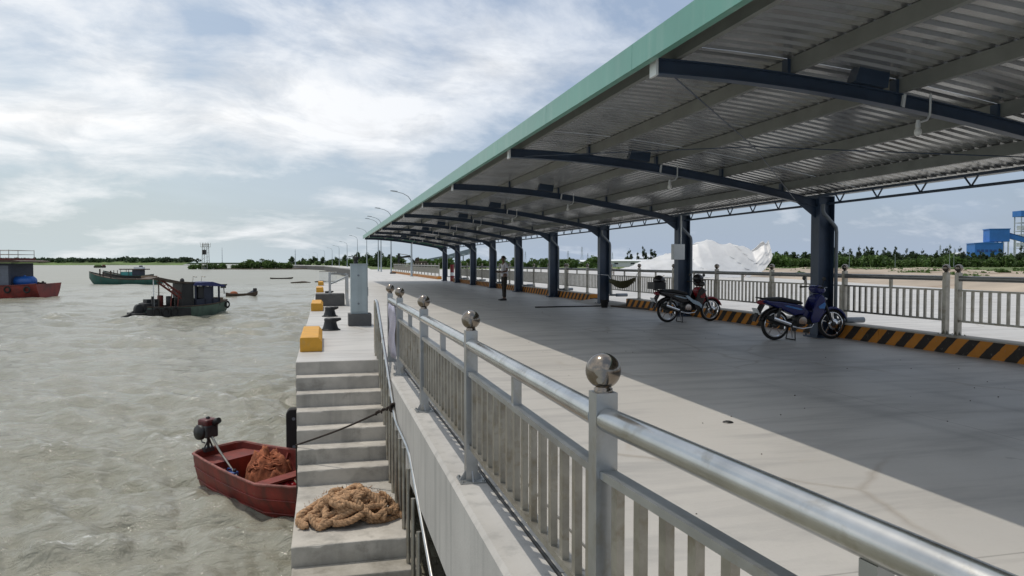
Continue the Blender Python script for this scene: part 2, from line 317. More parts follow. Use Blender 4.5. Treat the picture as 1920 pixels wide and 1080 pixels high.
# ------------------------------------------------------------------ mesh helpers
class MB:
    def __init__(s): s.v=[]; s.f=[]; s.sm=[]; s.mi=[]
    def add(s, verts, faces, smooth=False, mi=0):
        o=len(s.v); s.v += [tuple(x) for x in verts]
        for f in faces: s.f.append([o+i for i in f]); s.sm.append(smooth); s.mi.append(mi)
        return s
    def box(s, x0,x1,y0,y1,z0,z1, mi=0):
        v=[(x,y,z) for z in (z0,z1) for y in (y0,y1) for x in (x0,x1)]
        return s.add(v, [(0,2,3,1),(4,5,7,6),(0,1,5,4),(2,6,7,3),(0,4,6,2),(1,3,7,5)], False, mi)
    def frame(s, p, q, up=(0,0,1)):
        p=Vector(p); q=Vector(q); t=(q-p).normalized(); u=Vector(up)
        if abs(t.dot(u))>0.98: u=Vector((1,0,0))
        a=t.cross(u).normalized(); return p,q,t,a,a.cross(t).normalized()
    def bar(s, p, q, w, h, up=(0,0,1), mi=0):
        p,q,t,a,u=s.frame(p,q,up); v=[]
        for c in (p,q):
            for i,j in ((-1,-1),(1,-1),(1,1),(-1,1)): v.append(c+a*(i*w/2)+u*(j*h/2))
        return s.add(v,[(0,3,2,1),(4,5,6,7),(0,1,5,4),(1,2,6,5),(2,3,7,6),(3,0,4,7)],False,mi)
    def tube(s, pts, r, n=8, cap=True, closed=False, mi=0, lobes=0, lob=0.0, twist=0.0):
        pts=[Vector(p) for p in pts]; N=len(pts); rr=r if hasattr(r,'__len__') else [r]*N
        v=[]; prev=None; dist=0
        for i in range(N):
            if closed: t=pts[(i+1)%N]-pts[i-1]
            else: t=pts[min(i+1,N-1)]-pts[max(i-1,0)]
            t=t.normalized() if t.length>1e-9 else Vector((0,0,1))
            if prev is None:
                u=Vector((0,0,1)) if abs(t.z)<0.9 else Vector((1,0,0)); a=t.cross(u).normalized()
            else:
                a=(prev-t*prev.dot(t)); a=a.normalized() if a.length>1e-6 else t.orthogonal().normalized()
            prev=a; c=t.cross(a)
            if i: dist+=(pts[i]-pts[i-1]).length
            for k in range(n):
                th=2*PI*k/n; q=rr[i]
                if lobes: q*=1+lob*(abs(math.cos(0.5*lobes*(th-twist*dist)))-0.6)
                v.append(pts[i]+a*(math.cos(th)*q)+c*(math.sin(th)*q))
        f=[]
        for i in range(N if closed else N-1):
            j=(i+1)%N
            for k in range(n): f.append((i*n+k,i*n+(k+1)%n,j*n+(k+1)%n,j*n+k))
        s.add(v,f,True,mi)
        if cap and not closed:
            s.add(v[:n],[tuple(range(n))[::-1]],False,mi); s.add(v[-n:],[tuple(range(n))],False,mi)
        return s
    def lathe(s, prof, n=16, c=(0,0,0), axis='z', mi=0, smooth=True, cap=True):
        v=[]
        for r,z in prof:
            for k in range(n):
                th=2*PI*k/n; x,y=r*math.cos(th),r*math.sin(th)
                p={'z':(x,y,z),'y':(x,z,y),'x':(z,x,y)}[axis]
                v.append((c[0]+p[0],c[1]+p[1],c[2]+p[2]))
        f=[(i*n+k,i*n+(k+1)%n,(i+1)*n+(k+1)%n,(i+1)*n+k) for i in range(len(prof)-1) for k in range(n)]
        s.add(v,f,smooth,mi)
        if not cap: return s
        if prof[0][0]>1e-6: s.add(v[:n],[tuple(range(n))[::-1]],False,mi)
        if prof[-1][0]>1e-6: s.add(v[-n:],[tuple(range(n))],False,mi)
        return s
    def sphere(s, c, r, n=16, m=10, mi=0, sc=(1,1,1)):
        v=[];f=[]
        for i in range(m+1):
            ph=PI*i/m
            for k in range(n):
                th=2*PI*k/n
                v.append((c[0]+r*sc[0]*math.sin(ph)*math.cos(th),c[1]+r*sc[1]*math.sin(ph)*math.sin(th),c[2]-r*sc[2]*math.cos(ph)))
        for i in range(m):
            for k in range(n): f.append((i*n+k,i*n+(k+1)%n,(i+1)*n+(k+1)%n,(i+1)*n+k))
        return s.add(v,f,True,mi)
    def prism(s, poly, a, b, axis='y', mi=0):
        """polygon extruded along an axis: axis y -> poly is (x,z); z -> (x,y); x -> (y,z)"""
        def P(u,w,t): return {'y':(u,t,w),'z':(u,w,t),'x':(t,u,w)}[axis]
        n=len(poly); v=[P(u,w,a) for u,w in poly]+[P(u,w,b) for u,w in poly]
        f=[tuple(range(n)),tuple(range(2*n-1,n-1,-1))]+[(i,i+n,(i+1)%n+n,(i+1)%n) for i in range(n)]
        return s.add(v,f,False,mi)
    def mesh(s, name, fixn=True):
        me=bpy.data.meshes.new(name); me.from_pydata(s.v,[],s.f)
        me.polygons.foreach_set('use_smooth', s.sm); me.polygons.foreach_set('material_index', s.mi)
        if fixn:
            bm=bmesh.new(); bm.from_mesh(me); bmesh.ops.recalc_face_normals(bm, faces=bm.faces); bm.to_mesh(me); bm.free()
        me.update(); return me
    def build(s, name, m, parent=None, loc=None, rot=None, bevel=0, fixn=True, seg=2):
        me=s.mesh(name, fixn)
        for x in (m if isinstance(m,(list,tuple)) else [m]): me.materials.append(M[x] if isinstance(x,str) else x)
        o=bpy.data.objects.new(name, me); COL.objects.link(o)
        if parent: o.parent=parent
        if loc is not None: o.location=loc
        if rot is not None: o.rotation_euler=rot
        if bevel:
            bv=o.modifiers.new('bevel','BEVEL'); bv.width=bevel; bv.segments=seg; bv.limit_method='ANGLE'; bv.angle_limit=R(35)
        return o

def tag(o, label=None, cat=None, group=None, kind=None):
    if label: o['label']=label
    if cat: o['category']=cat
    if group: o['group']=group
    if kind: o['kind']=kind
    return o
def thing(name, label, cat, loc=(0,0,0), rz=0, group=None):
    o=bpy.data.objects.new(name,None); COL.objects.link(o); o.location=loc; o.rotation_euler=(0,0,rz)
    o.empty_display_size=0.2
    return tag(o,label,cat,group)
def inst(src, parent=None, loc=None, rot=None, scale=None):
    o=src.copy(); COL.objects.link(o)
    if parent is not None: o.parent=parent
    if loc is not None: o.location=loc
    if rot is not None: o.rotation_euler=rot
    if scale is not None: o.scale=scale
    return o
def dup(root, loc=None, rz=None, label=None, scale=None):
    def rec(o,par):
        c=o.copy(); COL.objects.link(c)
        if par: c.parent=par
        for ch in o.children: rec(ch,c)
        return c
    c=rec(root,None)
    if loc is not None: c.location=loc
    if rz is not None: c.rotation_euler=(0,0,rz)
    if scale is not None: c.scale=scale if hasattr(scale,'__len__') else (scale,)*3
    if label: c['label']=label
    return c
def struct(o): o['kind']='structure'; return o
CY, SY = math.cos(YAW), math.sin(YAW)
def site(right, fwd, z=0.0):
    """survey frame used for the distant surroundings (metres right of / ahead along the view axis) to world"""
    return Vector((CY*right+SY*fwd, -SY*right+CY*fwd, z))
ORD=['nearest','second nearest','third nearest','fourth nearest','fifth nearest','sixth nearest','seventh nearest','eighth nearest','ninth nearest','tenth nearest','eleventh nearest','twelfth nearest','thirteenth nearest']

# ================================================================== WATER, LAND, QUAY (the setting)
WZ = -2.3
def build_water():
    ang = np.concatenate([np.linspace(-110,-42,24)[:-1], np.linspace(-42,-6,400), np.linspace(-6,40,24)[1:]])
    rad = [3.0]
    while rad[-1] < 9000: rad.append(rad[-1]*(1.0095 if rad[-1] < 900 else 1.05))
    rad = np.array(rad); A, Rr = np.meshgrid(np.radians(ang), rad)
    A = A + YAW
    X = Rr*np.sin(A); Y = Rr*np.cos(A)
    Z = np.zeros_like(X); cell = Rr*0.0095
    rng = np.random.default_rng(3)
    gust = np.zeros_like(X)
    for i in range(8):
        l = 14*1.5**rng.uniform(0, 4); th = rng.uniform(0, 2*PI)
        gust += np.sin((X*np.cos(th)+Y*np.sin(th))*2*PI/l + rng.uniform(0, 6.3))
    gust = np.clip(1 + 0.22*gust, 0.45, 1.7)
    for i in range(64):
        l = 0.45*(6.5/0.45)**(i/63)*rng.uniform(0.9, 1.1)
        th = R(-118) + rng.normal(0, 0.52)
        a = 0.0150*l**0.34
        ph = (X*np.cos(th)+Y*np.sin(th))*2*PI/l + rng.uniform(0, 6.3)
        fade = np.clip((l/cell-2.2)/2.5, 0, 1)
        Z += a*fade*gust*(np.sin(ph)+0.36*np.sin(2*ph+PI/2))
    Z *= np.clip(1.0-(Rr-350)/500, 0, 1)
    Z = np.sign(Z)*np.abs(Z)**1.12*1.15
    nr, na = X.shape
    v = np.stack([X, Y, WZ+Z], -1).reshape(-1, 3)
    idx = np.arange(nr*na).reshape(nr, na)
    f = np.stack([idx[:-1,:-1], idx[:-1,1:], idx[1:,1:], idx[1:,:-1]], -1).reshape(-1, 4)
    me = bpy.data.meshes.new('water')
    me.vertices.add(len(v)); me.vertices.foreach_set('co', v.ravel())
    me.loops.add(f.size); me.loops.foreach_set('vertex_index', f[:, ::-1].ravel())
    me.polygons.add(len(f)); me.polygons.foreach_set('loop_start', np.arange(0, f.size, 4)); me.polygons.foreach_set('loop_total', np.full(len(f), 4))
    me.polygons.foreach_set('use_smooth', np.ones(len(f), bool)); me.update(calc_edges=True)
    me.materials.append(M['water'])
    o = bpy.data.objects.new('water', me); COL.objects.link(o); struct(o)
build_water()

struct(MB().prism([(1.31,-20),(10.25,-20),(10.25,172),(8.3,172),(5,100),(0.9,58),(0.9,56),(-0.42,56),(-0.42,11.47),(1.31,11.47)], -0.35, 0.0, 'z').build('deck', 'deck'))
struct(MB().prism([(8.3,172.01),(10.25,172.01),(13,235),(7,402),(-13,533),(-68,803),(-80,800),(-22,530),(0,400),(5.5,232)], -4, 0.0, 'z').build('promenade', ['deck']))
struct(MB().prism([(10.26,-40),(18,-40),(34,30),(44,68),(55,110),(55,175),(10.26,171.9)], -0.3, -0.01, 'z').build('service_road', 'yard'))
struct(MB().prism([(10.6,-400),(10.6,172),(9,232),(3,400),(-17,530),(-72,800),(-90,5000),(6000,5000),(6000,-400)], -5, -0.06, 'z').build('land', 'land'))
# dark tidal face of the far sea wall
sw = [(8.25,172),(5.45,232),(-0.05,400),(-22.05,530),(-80.1,800)]
mb = MB()
for (xa,ya),(xb,yb) in zip(sw, sw[1:]): mb.bar((xa-.1,ya,-1.5),(xb-.1,yb,-1.5),0.2,2.4)
tag(mb.build('sea_wall','concrete_dark'),'dark concrete sea wall curving left along the far waterside promenade','sea wall')

# sand flats behind the service road
def sand():
    nu, nv = 90, 150
    v=[];f=[]
    for j in range(nv):
        t=j/(nv-1); y=-30+t*190
        x0=np.interp(y,[-40,30,68,110,175],[18,34,44,55,55])
        for i in range(nu):
            s=(i/(nu-1)); x=x0-0.6+s**1.6*(70)
            p=Vector((x*0.16,y*0.10,0.3)); q=Vector((x*0.6,y*0.5,4))
            edge=min(1,s**1.6*70/3.0)*min(1,(1-s)*6)*min(1,t*12)*min(1,(1-t)*10)
            z=-0.05+edge*(0.34+0.42*max(-0.6,noise.noise(p))+0.16*noise.noise(q))
            v.append((x,y,z))
    for j in range(nv-1):
        for i in range(nu-1): f.append((j*nu+i,j*nu+i+1,(j+1)*nu+i+1,(j+1)*nu+i))
    o=MB().add(v,f,True).build('sand_flat','sand',fixn=False); struct(o)
sand()
# far bank across the estuary and a farther one
bk=MB(); N_=60; v=[]; f=[]
for i in range(N_+1):
    rr=-1500+i*(1500-585)/N_; wob=10*noise.noise(Vector((rr*0.01,3,1)))
    for d_,z_ in ((1322,-5),(1325,-2.2),(1350,1.5),(1372,3.8),(1500,4.2)): v.append(tuple(site(rr,d_+wob,z_+(0.8*noise.noise(Vector((rr*0.03,d_*0.1,2))) if z_>0 else 0)*min(1,(N_-i)/6))))
for i in range(N_):
    for k in range(4): f.append((i*5+k,i*5+k+1,(i+1)*5+k+1,(i+1)*5+k))
struct(bk.add(v,f,True).build('far_bank', mat('far_bank_grass',(0.10,0.15,0.045),0.95,var=0.3,scale=0.02)))
struct(MB().prism([tuple(site(a,b_)[:2]) for a,b_ in ((-1200,2500),(-650,2520),(-650,2700),(-1200,2700))], -6, 2.5, 'z').build('far_headland', mat('far_headland_green',(0.08,0.12,0.07),0.95,var=0.2,scale=0.01)))
struct(MB().prism([tuple(site(a,b_)[:2]) for a,b_ in ((-176,441),(-160,436),(-146,438),(-118,441),(-60,452),(-60,500),(-120,490),(-170,470))], -5, -1.8, 'z').build('mangrove_flat', mat('mud',(0.10,0.08,0.055),0.9,var=0.2,scale=0.2)))

# edge beam (wall) below the near railing, kerb slabs
wall = thing('quay_wall','pale concrete edge beam under the near steel railing beside the stairs','quay wall',(0.95,5,0))
MB().prism([(-0.12,-0.77),(-0.12,-0.045),(-0.095,-0.02),(0.115,-0.02),(0.115,-0.77)], -16, 6.48, 'y').build('beam','concrete_wall',wall)
for i in range(14):
    y0=-8+i*1.42
    if y0+1.41>11.47: break
    MB().box(1.078,1.30,y0,y0+1.405,-0.3,-0.006+0.002*random.random()).build('kerb_slab','ledge',wall,loc=(-0.95,-5,0),bevel=0.006)
pts=[(1.071+0.006*math.sin(y*2.3),y,-0.014) for y in np.arange(-6,11.4,0.25)]
tag(MB().tube(pts,0.009,6).build('cable','black'),'black cable lying in the joint along the foot of the near railing','cable')

# piles below the quay, out of the light
for x,y in ((0.2,14),(0.2,20),(0.2,26),(4.5,8),(4.5,14),(4.5,2)):
    pass

# ------------------------------------------------------------------ stairs
def chipped(x0,x1,y0,y1,zt,rise,under,n=46):
    """a step whose nosing is worn unevenly along its length"""
    rg=random.Random(int(zt*1000)); v=[];f=[]
    for i in range(n+1):
        x=x0+(x1-x0)*i/n; c=0.007+0.012*abs(noise.noise(Vector((x*9,zt*7,1))))+ (0.03*max(0,noise.noise(Vector((x*5,zt*3,9)))-0.18) if 0<i<n else 0)
        if i in (0,n): c+=0.008
        w=0.004*noise.noise(Vector((x*3,zt*5,4)))
        prof=[(y1,zt),(y0+c*1.3,zt+w*0.5),(y0+c*0.4,zt-c*0.45),(y0+w,zt-c*1.2),(y0+w*1.5,zt-rise*0.6)]+under
        m=len(prof); v+=[(x,a,b_) for a,b_ in prof]
    for i in range(n):
        for k in range(m): f.append((i*m+k,i*m+(k+1)%m,(i+1)*m+(k+1)%m,(i+1)*m+k))
    f.append(tuple(range(m))); f.append(tuple(range(n*m,(n+1)*m))[::-1])
    return MB().add(v,f)
ST=thing('concrete_stairs','concrete staircase leading down from the quay to the water','stairs',(0.2,11.47,0))
NX=lambda i:(-0.42+0.0125*i-0.2, 0.80+0.0105*i-0.2)
for i in range(1,7):
    x0,x1=NX(i); y1=-0.318*(i-1)-0.002; y0=-0.318*i
    zt=-0.186*i
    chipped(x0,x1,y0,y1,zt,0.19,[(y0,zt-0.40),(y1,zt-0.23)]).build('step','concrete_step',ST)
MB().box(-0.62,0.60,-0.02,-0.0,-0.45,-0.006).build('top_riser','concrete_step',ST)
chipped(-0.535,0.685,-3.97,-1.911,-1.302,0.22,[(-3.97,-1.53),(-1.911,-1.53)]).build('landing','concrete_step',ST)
for i in range(4):
    x0=-0.53+0.012*i
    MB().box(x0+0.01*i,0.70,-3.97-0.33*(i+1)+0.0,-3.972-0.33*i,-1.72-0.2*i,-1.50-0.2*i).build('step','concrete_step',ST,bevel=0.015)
MB().prism([(-1.93,-1.535),(-1.93,-3.2),(-3.9,-3.2),(-3.9,-1.535)],-0.3,0.5,'x').build('support','concrete_dark',ST)

# stair handrail
HR=thing('stair_handrail','thin steel handrail following the concrete stairs down to the water','handrail',(0.80,11.47,0))
path=[(0.80,12.35,0.0),(0.80,12.35,0.80),(0.80,12.30,0.86),(0.80,12.2,0.87),(0.80,11.85,0.85),(0.81,8.95,-0.40),(0.815,8.75,-0.435),(0.82,7.75,-0.44),(0.825,7.5,-0.48),(0.835,4.6,-1.62)]
loc=(-0.80,-11.47,0)
MB().tube(path,0.021,12).build('rail','steel',HR,loc=loc)
def rail_z(y):
    return float(np.interp(y,[4.6,7.5,7.75,8.75,8.95,11.85,12.2],[-1.62,-0.48,-0.44,-0.435,-0.40,0.85,0.87]))
def stair_z(y):
    if y>11.47: return 0
    if y>9.56: return -0.186*math.ceil((11.47-y)/0.318)
    if y>7.5: return -1.302
    return -1.5-0.2*math.floor((7.5-y)/0.33)
for y in np.arange(11.95,6.2,-0.42):
    y=float(y); MB().tube([(0.785,y,stair_z(y)),(0.785,y,rail_z(y)-0.012)],0.021,8).build('post','steel_dull',HR,loc=loc)
for y in (9.75,8.98):
    MB().bar((0.82,y,rail_z(y)-0.1),(0.885,y,rail_z(y)-0.1),0.03,0.03).lathe([(0.035,0.872),(0.035,0.88)],10,(0,y,rail_z(y)-0.1),'x').build('wall_bracket','black',HR,loc=loc)

# ------------------------------------------------------------------ railings
def ball_post(h_ball,h_post,s,rb):
    post=MB().box(-s/2,s/2,-s/2,s/2,0,h_post).mesh('post')
    ball=MB().sphere((0,0,h_ball),rb,20,14).lathe([(s*0.42,h_post-0.002),(s*0.42,h_post+0.012),(s*0.30,h_post+0.02),(s*0.33,h_ball-rb*0.8)],16).mesh('ball')
    base=MB().box(-0.088,0.088,-0.088,0.088,0,0.010)
    for a,bb in ((1,0),(-1,0),(0,1),(0,-1)):
        if a: base.prism([(a*s/2,0.01),(a*0.078,0.01),(a*s/2,0.075)],-0.004,0.004,'y')
        else: base.prism([(bb*s/2,0.01),(bb*0.078,0.01),(bb*s/2,0.075)],-0.004,0.004,'x')
    for a in (-1,1):
        for bb in (-1,1): base.lathe([(0.010,0.01),(0.010,0.022)],6,(a*0.072,bb*0.072,0))
    return post,ball,base.mesh('base_plate')
def meshobj(name,me,m,parent,loc=(0,0,0)):
    if not me.materials: me.materials.append(M[m])
    o=bpy.data.objects.new(name,me); COL.objects.link(o); o.parent=parent; o.location=loc; return o
def railing(name,label,cat,x,ys,base_z,mats,group=None,zt=0.935,zm=0.755,zb=0.24,gap=0.165,rt=0.044,bal=(0.030,0.042),plates=True,xs=None):
    xs=xs or [x]*len(ys)
    mp,mball,mrail,mbar_,mmid=mats
    F=thing(name,label,cat,(x,ys[0],base_z),0,group)
    post,ball,plate=ball_post(1.105,1.03,0.08,0.064)
    bm_=MB().box(-bal[0]/2,bal[0]/2,-bal[1]/2,bal[1]/2,zb+0.016,zm-0.03).mesh('baluster')
    cache={}
    for i,y in enumerate(ys):
        yy=y-ys[0]
        p=meshobj('post',post,mp,F,(xs[i]-x,yy,0)); meshobj('ball',ball,mball,p)
        if plates: meshobj('base_plate',plate,mmid,p)
        if i+1<len(ys):
            ddx=xs[i+1]-xs[i]; ddy=ys[i+1]-y; full=math.hypot(ddx,ddy); an=-math.atan2(ddx,ddy); ux,uy=ddx/full,ddy/full
            L=round(full-0.08,3)
            if L not in cache:
                t=MB().tube([(0,0.0,zt),(0,L*0.5,zt),(0,L,zt)],rt,20).mesh('top_rail')
                m=MB().box(-0.03,0.03,0,L,zm-0.028,zm).mesh('mid_rail')
                bo=MB().box(-0.02,0.02,0,L,zb-0.016,zb+0.016).mesh('bottom_rail')
                st=MB().box(-0.022,0.022,-0.024,0.024,zm,zt-rt*0.9).mesh('stub_post')
                cache[L]=(t,m,bo,st)
            t,m,bo,st=cache[L]
            def put(n_,me,mm,d):
                q=meshobj(n_,me,mm,F,(xs[i]-x+ux*d,yy+uy*d,0)); q.rotation_euler=(0,0,an)
            put('top_rail',t,mrail,0.04); put('mid_rail',m,mmid,0.04); put('bottom_rail',bo,mbar_,0.04); put('stub_post',st,mmid,0.04+L/2)
            n=int(round(L/gap))
            for k in range(n): put('baluster',bm_,mbar_,0.04+L*(k+0.5)/n)
    return F
railing('steel_railing','near stainless steel railing with polished ball tops on the quay edge beside the stairs','railing',0.965,[-2.5,0.0,2.50,4.99,7.47,9.94,11.42],-0.02,('steel_square','steel_polish','steel','steel_dull','steel_square'),xs=[1.36,1.165,0.965,0.965,0.965,0.965,0.965])
G='steel fence runs on the striped kerb'
FM=('steel_dull','steel_polish','steel_far','steel_dull','steel_dull')
bays=lambda a,n,s=2.5:[a+s*i for i in range(n+1)]
railing('steel_fence','steel ball-post fence run on the striped kerb nearest the right edge','fence',10.05,bays(-9.95,8),0.28,FM,G)
railing('steel_fence','steel ball-post fence run behind the two parked motorbikes','fence',10.05,bays(10.30,8),0.28,FM,G)
railing('steel_fence','steel ball-post fence run behind the standing man','fence',10.05,bays(30.55,8),0.28,FM,G)
railing('steel_fence','steel ball-post fence run beyond the last canopy column ending at the barrier posts','fence',10.05,bays(50.8,3),0.28,FM,G)
railing('steel_fence','steel ball-post fence run past the canopy behind the first street lamp','fence',10.05,bays(67,9),0.28,FM,G,plates=False)
railing('steel_fence','farthest steel fence run before the shrubs at the kerb end','fence',10.05,bays(89.7,9),0.28,FM,G,plates=False)

# striped kerb in poured lengths
def kerb(y0,y1):
    mb=MB(); mb.prism([(9.83,0.0),(9.845,0.262),(9.865,0.28),(10.22,0.28),(10.24,-0.02),(9.83,-0.02)],y0+0.004,y1-0.004,'y')
    return mb
KB=thing('striped_kerb','orange and black striped concrete kerb under the right fence','kerb',(10,0,0))
for a,b_,n in ((-12,23.4,6),(26.9,58.3,6),(66.6,113.5,8)):
    for i in range(n):
        kerb(a+(b_-a)*i/n,a+(b_-a)*(i+1)/n).build('kerb_length','kerb',KB,loc=(-10,0,0))
struct(MB().prism([(9.1,0.003),(10.0,0.11),(10.9,0.003)],23.42,26.88,'y').build('kerb_ramp','concrete'))

# ------------------------------------------------------------------ canopy
CO=Vector((9.6,12.9,0)); CN=thing('canopy','long open-sided canopy with corrugated metal roof on dark blue steel columns','canopy',CO)
L0=tuple(-CO)
XS=[3.2,4.3,5.6,6.4,7.0,7.8,8.5,9.24,10.1]; ZS=[3.345,3.285,3.20,3.12,3.02,2.88,2.75,2.61,2.44]
def zb(x):
    # smooth arch through the surveyed heights
    c=np.polyfit(XS,ZS,3); return float(np.polyval(c,x))
KS=list(range(-3,9))
def rafter_mesh():
    mb=MB(); xs=np.linspace(3.2,9.45,22)
    prof=[(x,zb(x)) for x in xs]+[(x,zb(x)+0.15) for x in xs[::-1]]
    n=len(xs)
    # I-section: web and two flanges
    for i in range(n-1):
        a,b_=xs[i],xs[i+1]; za,zb_=zb(a),zb(b_); h=0.15
        for z0,z1,wd in ((0,0.012,0.06),(0.012,h-0.012,0.006),(h-0.012,h,0.06)):
            v=[(a,-wd,za+z0),(a,wd,za+z0),(a,wd,za+z1),(a,-wd,za+z1),(b_,-wd,zb_+z0),(b_,wd,zb_+z0),(b_,wd,zb_+z1),(b_,-wd,zb_+z1)]
            mb.add(v,[(0,1,5,4),(2,3,7,6),(1,2,6,5),(3,0,4,7)])
    mb.prism([(9.0,zb(9.0)),(9.43,zb(9.43)),(9.43,2.36),(9.32,2.44)],-0.012,0.012,'y')
    return mb.mesh('rafter')
RM=rafter_mesh(); RM.materials.append(M['blue_steel'])
capm=MB().box(3.172,3.198,-0.075,0.075,zb(3.2)-0.02,zb(3.2)+0.175).mesh('end_cap'); capm.materials.append(M['white_metal'])
PX=[3.42,4.72,6.05,7.40,8.70]
cl={x:MB().box(x-0.065,x-0.028,-0.05,0.05,zb(x)+0.155,zb(x)+0.30).mesh('cleat') for x in PX[1:5]}
for me in cl.values(): me.materials.append(M['blue_steel'])
# H column
def col_mesh():
    mb=MB(); bx,by=0.175,0.125
    mb.box(-bx,-bx+0.014,-by,by,0,2.77).box(bx-0.014,bx,-by,by,0,2.77).box(-bx+0.014,bx-0.014,-0.006,0.006,0,2.77)
    mb.box(-bx,bx,-by,by,2.77,2.786)
    return mb.mesh('column')
CM=col_mesh(); CM.materials.append(M['blue_steel'])
bpm=MB().box(-0.26,0.20,-0.22,0.22,0.0,0.03); 
for a in (-1,1):
    for c in (-1,1): bpm.lathe([(0.018,0.03),(0.018,0.06)],6,(a*0.19-0.03,c*0.18,0))
bpm.box(-0.012+0.0,0.012,-0.2,-0.126,0.03,0.2).box(-0.012,0.012,0.126,0.2,0.03,0.2)
bpm=bpm.mesh('base_plate'); bpm.materials.append(M['blue_steel'])
dpm=MB().tube([(-0.12,-0.17,2.62),(-0.12,-0.17,2.50),(-0.10,-0.17,2.44),(0.13,-0.17,2.22),(0.175,-0.17,2.17),(0.19,-0.17,2.08),(0.19,-0.17,0.42),(0.20,-0.17,0.36),(0.26,-0.17,0.34),(0.82,-0.17,0.33)],0.036,10).mesh('downpipe'); dpm.materials.append(M['pipe'])
spoutm=MB().lathe([(0.058,0.42),(0.058,0.84),(0.047,0.84),(0.047,0.6)],12,(0,-0.17,0.335),'x').mesh('drain_spout'); spoutm.materials.append(M['pipe'])
boxm=MB().prism([(5.42,zb(5.4)+0.158),(5.50,zb(5.4)+0.36),(5.86,zb(5.8)+0.36),(5.83,zb(5.8)+0.158)],-0.11,0.03,'y').mesh('bracket_plate'); boxm.materials.append(M['blue_steel'])
for k in KS:
    y=12.9+6*k
    c=meshobj('column',CM,'blue_steel',CN,(0,6*k,0)); meshobj('base_plate',bpm,'blue_steel',c)
    if k>=0 or True:
        dp=meshobj('downpipe',dpm,'pipe',c); meshobj('drain_spout',spoutm,'pipe',c)
    r=meshobj('rafter',RM,'blue_steel',CN,(-9.6,6*k,0)); meshobj('end_cap',capm,'white_metal',r)
    for x in PX[1:5]: meshobj('cleat',cl[x],'blue_steel',r)
    meshobj('bracket_plate',boxm,'blue_steel',r)
Y0,Y1=-8.0,61.6
for x in PX:
    z=zb(x)+0.157
    mb=MB(); mb.box(x-0.028,x-0.022,Y0,Y1,z,z+0.155).box(x-0.022,x+0.035,Y0,Y1,z,z+0.006).box(x-0.022,x+0.035,Y0,Y1,z+0.149,z+0.155).box(x+0.029,x+0.035,Y0,Y1,z+0.006,z+0.02)
    mb.build('purlin','purlin',CN,loc=L0)
def sheet_mesh():
    W=1.0; per=0.2; prof=[]
    for i in range(5):
        b0=i*per; prof+=[(b0,0),(b0+0.085,0),(b0+0.11,0.028),(b0+0.165,0.028),(b0+0.19,0)]
    prof.append((W,0))
    xs=np.linspace(3.07,9.80,15); v=[];f=[]
    for x in xs:
        for yy,h in prof: v.append((x,yy,zb(x)+0.318+h))
    n=len(prof)
    for i in range(len(xs)-1):
        for k in range(n-1): f.append((i*n+k,i*n+k+1,(i+1)*n+k+1,(i+1)*n+k))
    return MB().add(v,f).mesh('roof_sheet')
SM=sheet_mesh(); SM.materials.append(M['roof'])
y=Y0
while y<Y1-0.5:
    o=meshobj('roof_sheet',SM,'roof',CN,(-9.6,y-12.9,0.004*random.random())); y+=0.995
FY=np.linspace(Y0,Y1,24)
for a,b_ in zip(FY,FY[1:]):
    zf=zb(3.1)
    mb=MB(); mb.prism([(3.045,zf+0.095),(3.06,zf+0.095),(3.062,zf+0.345),(3.20,zf+0.357),(3.20,zf+0.363),(3.05,zf+0.353)],a+0.003,b_-0.003,'y')
    mb.box(3.06,3.12,a+0.003,b_-0.003,zf+0.093,zf+0.099)
    mb.build('fascia_panel','fascia',CN,loc=L0)
# end fascia at the far gable
mb=MB(); xs=np.linspace(3.06,9.8,14)
for a,b_ in zip(xs,xs[1:]):
    mb.add([(a,61.60,zb(a)+0.14),(b_,61.60,zb(b_)+0.14),(b_,61.60,zb(b_)+0.36),(a,61.60,zb(a)+0.36),(a,61.63,zb(a)+0.14),(b_,61.63,zb(b_)+0.14),(b_,61.63,zb(b_)+0.36),(a,61.63,zb(a)+0.36)],[(0,1,2,3),(7,6,5,4),(0,4,5,1),(3,2,6,7)])
mb.build('gable_trim','fascia',CN,loc=L0)
MB().prism([(9.815,2.815),(9.93,2.815),(9.95,2.92),(9.935,2.92),(9.92,2.83),(9.825,2.83),(9.82,2.92),(9.81,2.92)],Y0,Y1,'y').build('gutter','grey_metal',CN,loc=L0)
MB().box(9.56,9.64,Y0,Y1,2.789,2.835).build('eave_beam','blue_steel',CN,loc=L0)
chm=MB().tube([(0,-2.87,2.635),(0,2.87,2.635)],0.024,10).mesh('truss_chord')
webm=MB().bar((0,-0.13,2.80),(0,-0.012,2.655),0.02,0.02).bar((0,0.13,2.80),(0,0.012,2.655),0.02,0.02).mesh('truss_web')
for k in KS[:-1]:
    t=meshobj('truss_chord',chm,'blue_steel',CN,(0,6*k+3,0))
    for j in range(6): meshobj('truss_web',webm,'blue_steel',t,(0,-2.5+j*1.0,0))
for k in KS[:-1]:
    if k%3!=2: continue
    y=12.9+6*k
    for a,b_ in (((3.45,y+0.1),(8.9,y+5.9)),((8.9,y+0.1),(3.45,y+5.9))):
        MB().tube([(a[0],a[1],zb(a[0])+0.02),((a[0]+b_[0])/2,(a[1]+b_[1])/2,zb(6.2)+0.06),(b_[0],b_[1],zb(b_[0])+0.02)],0.008,6).build('brace_rod','blue_steel',CN,loc=L0)

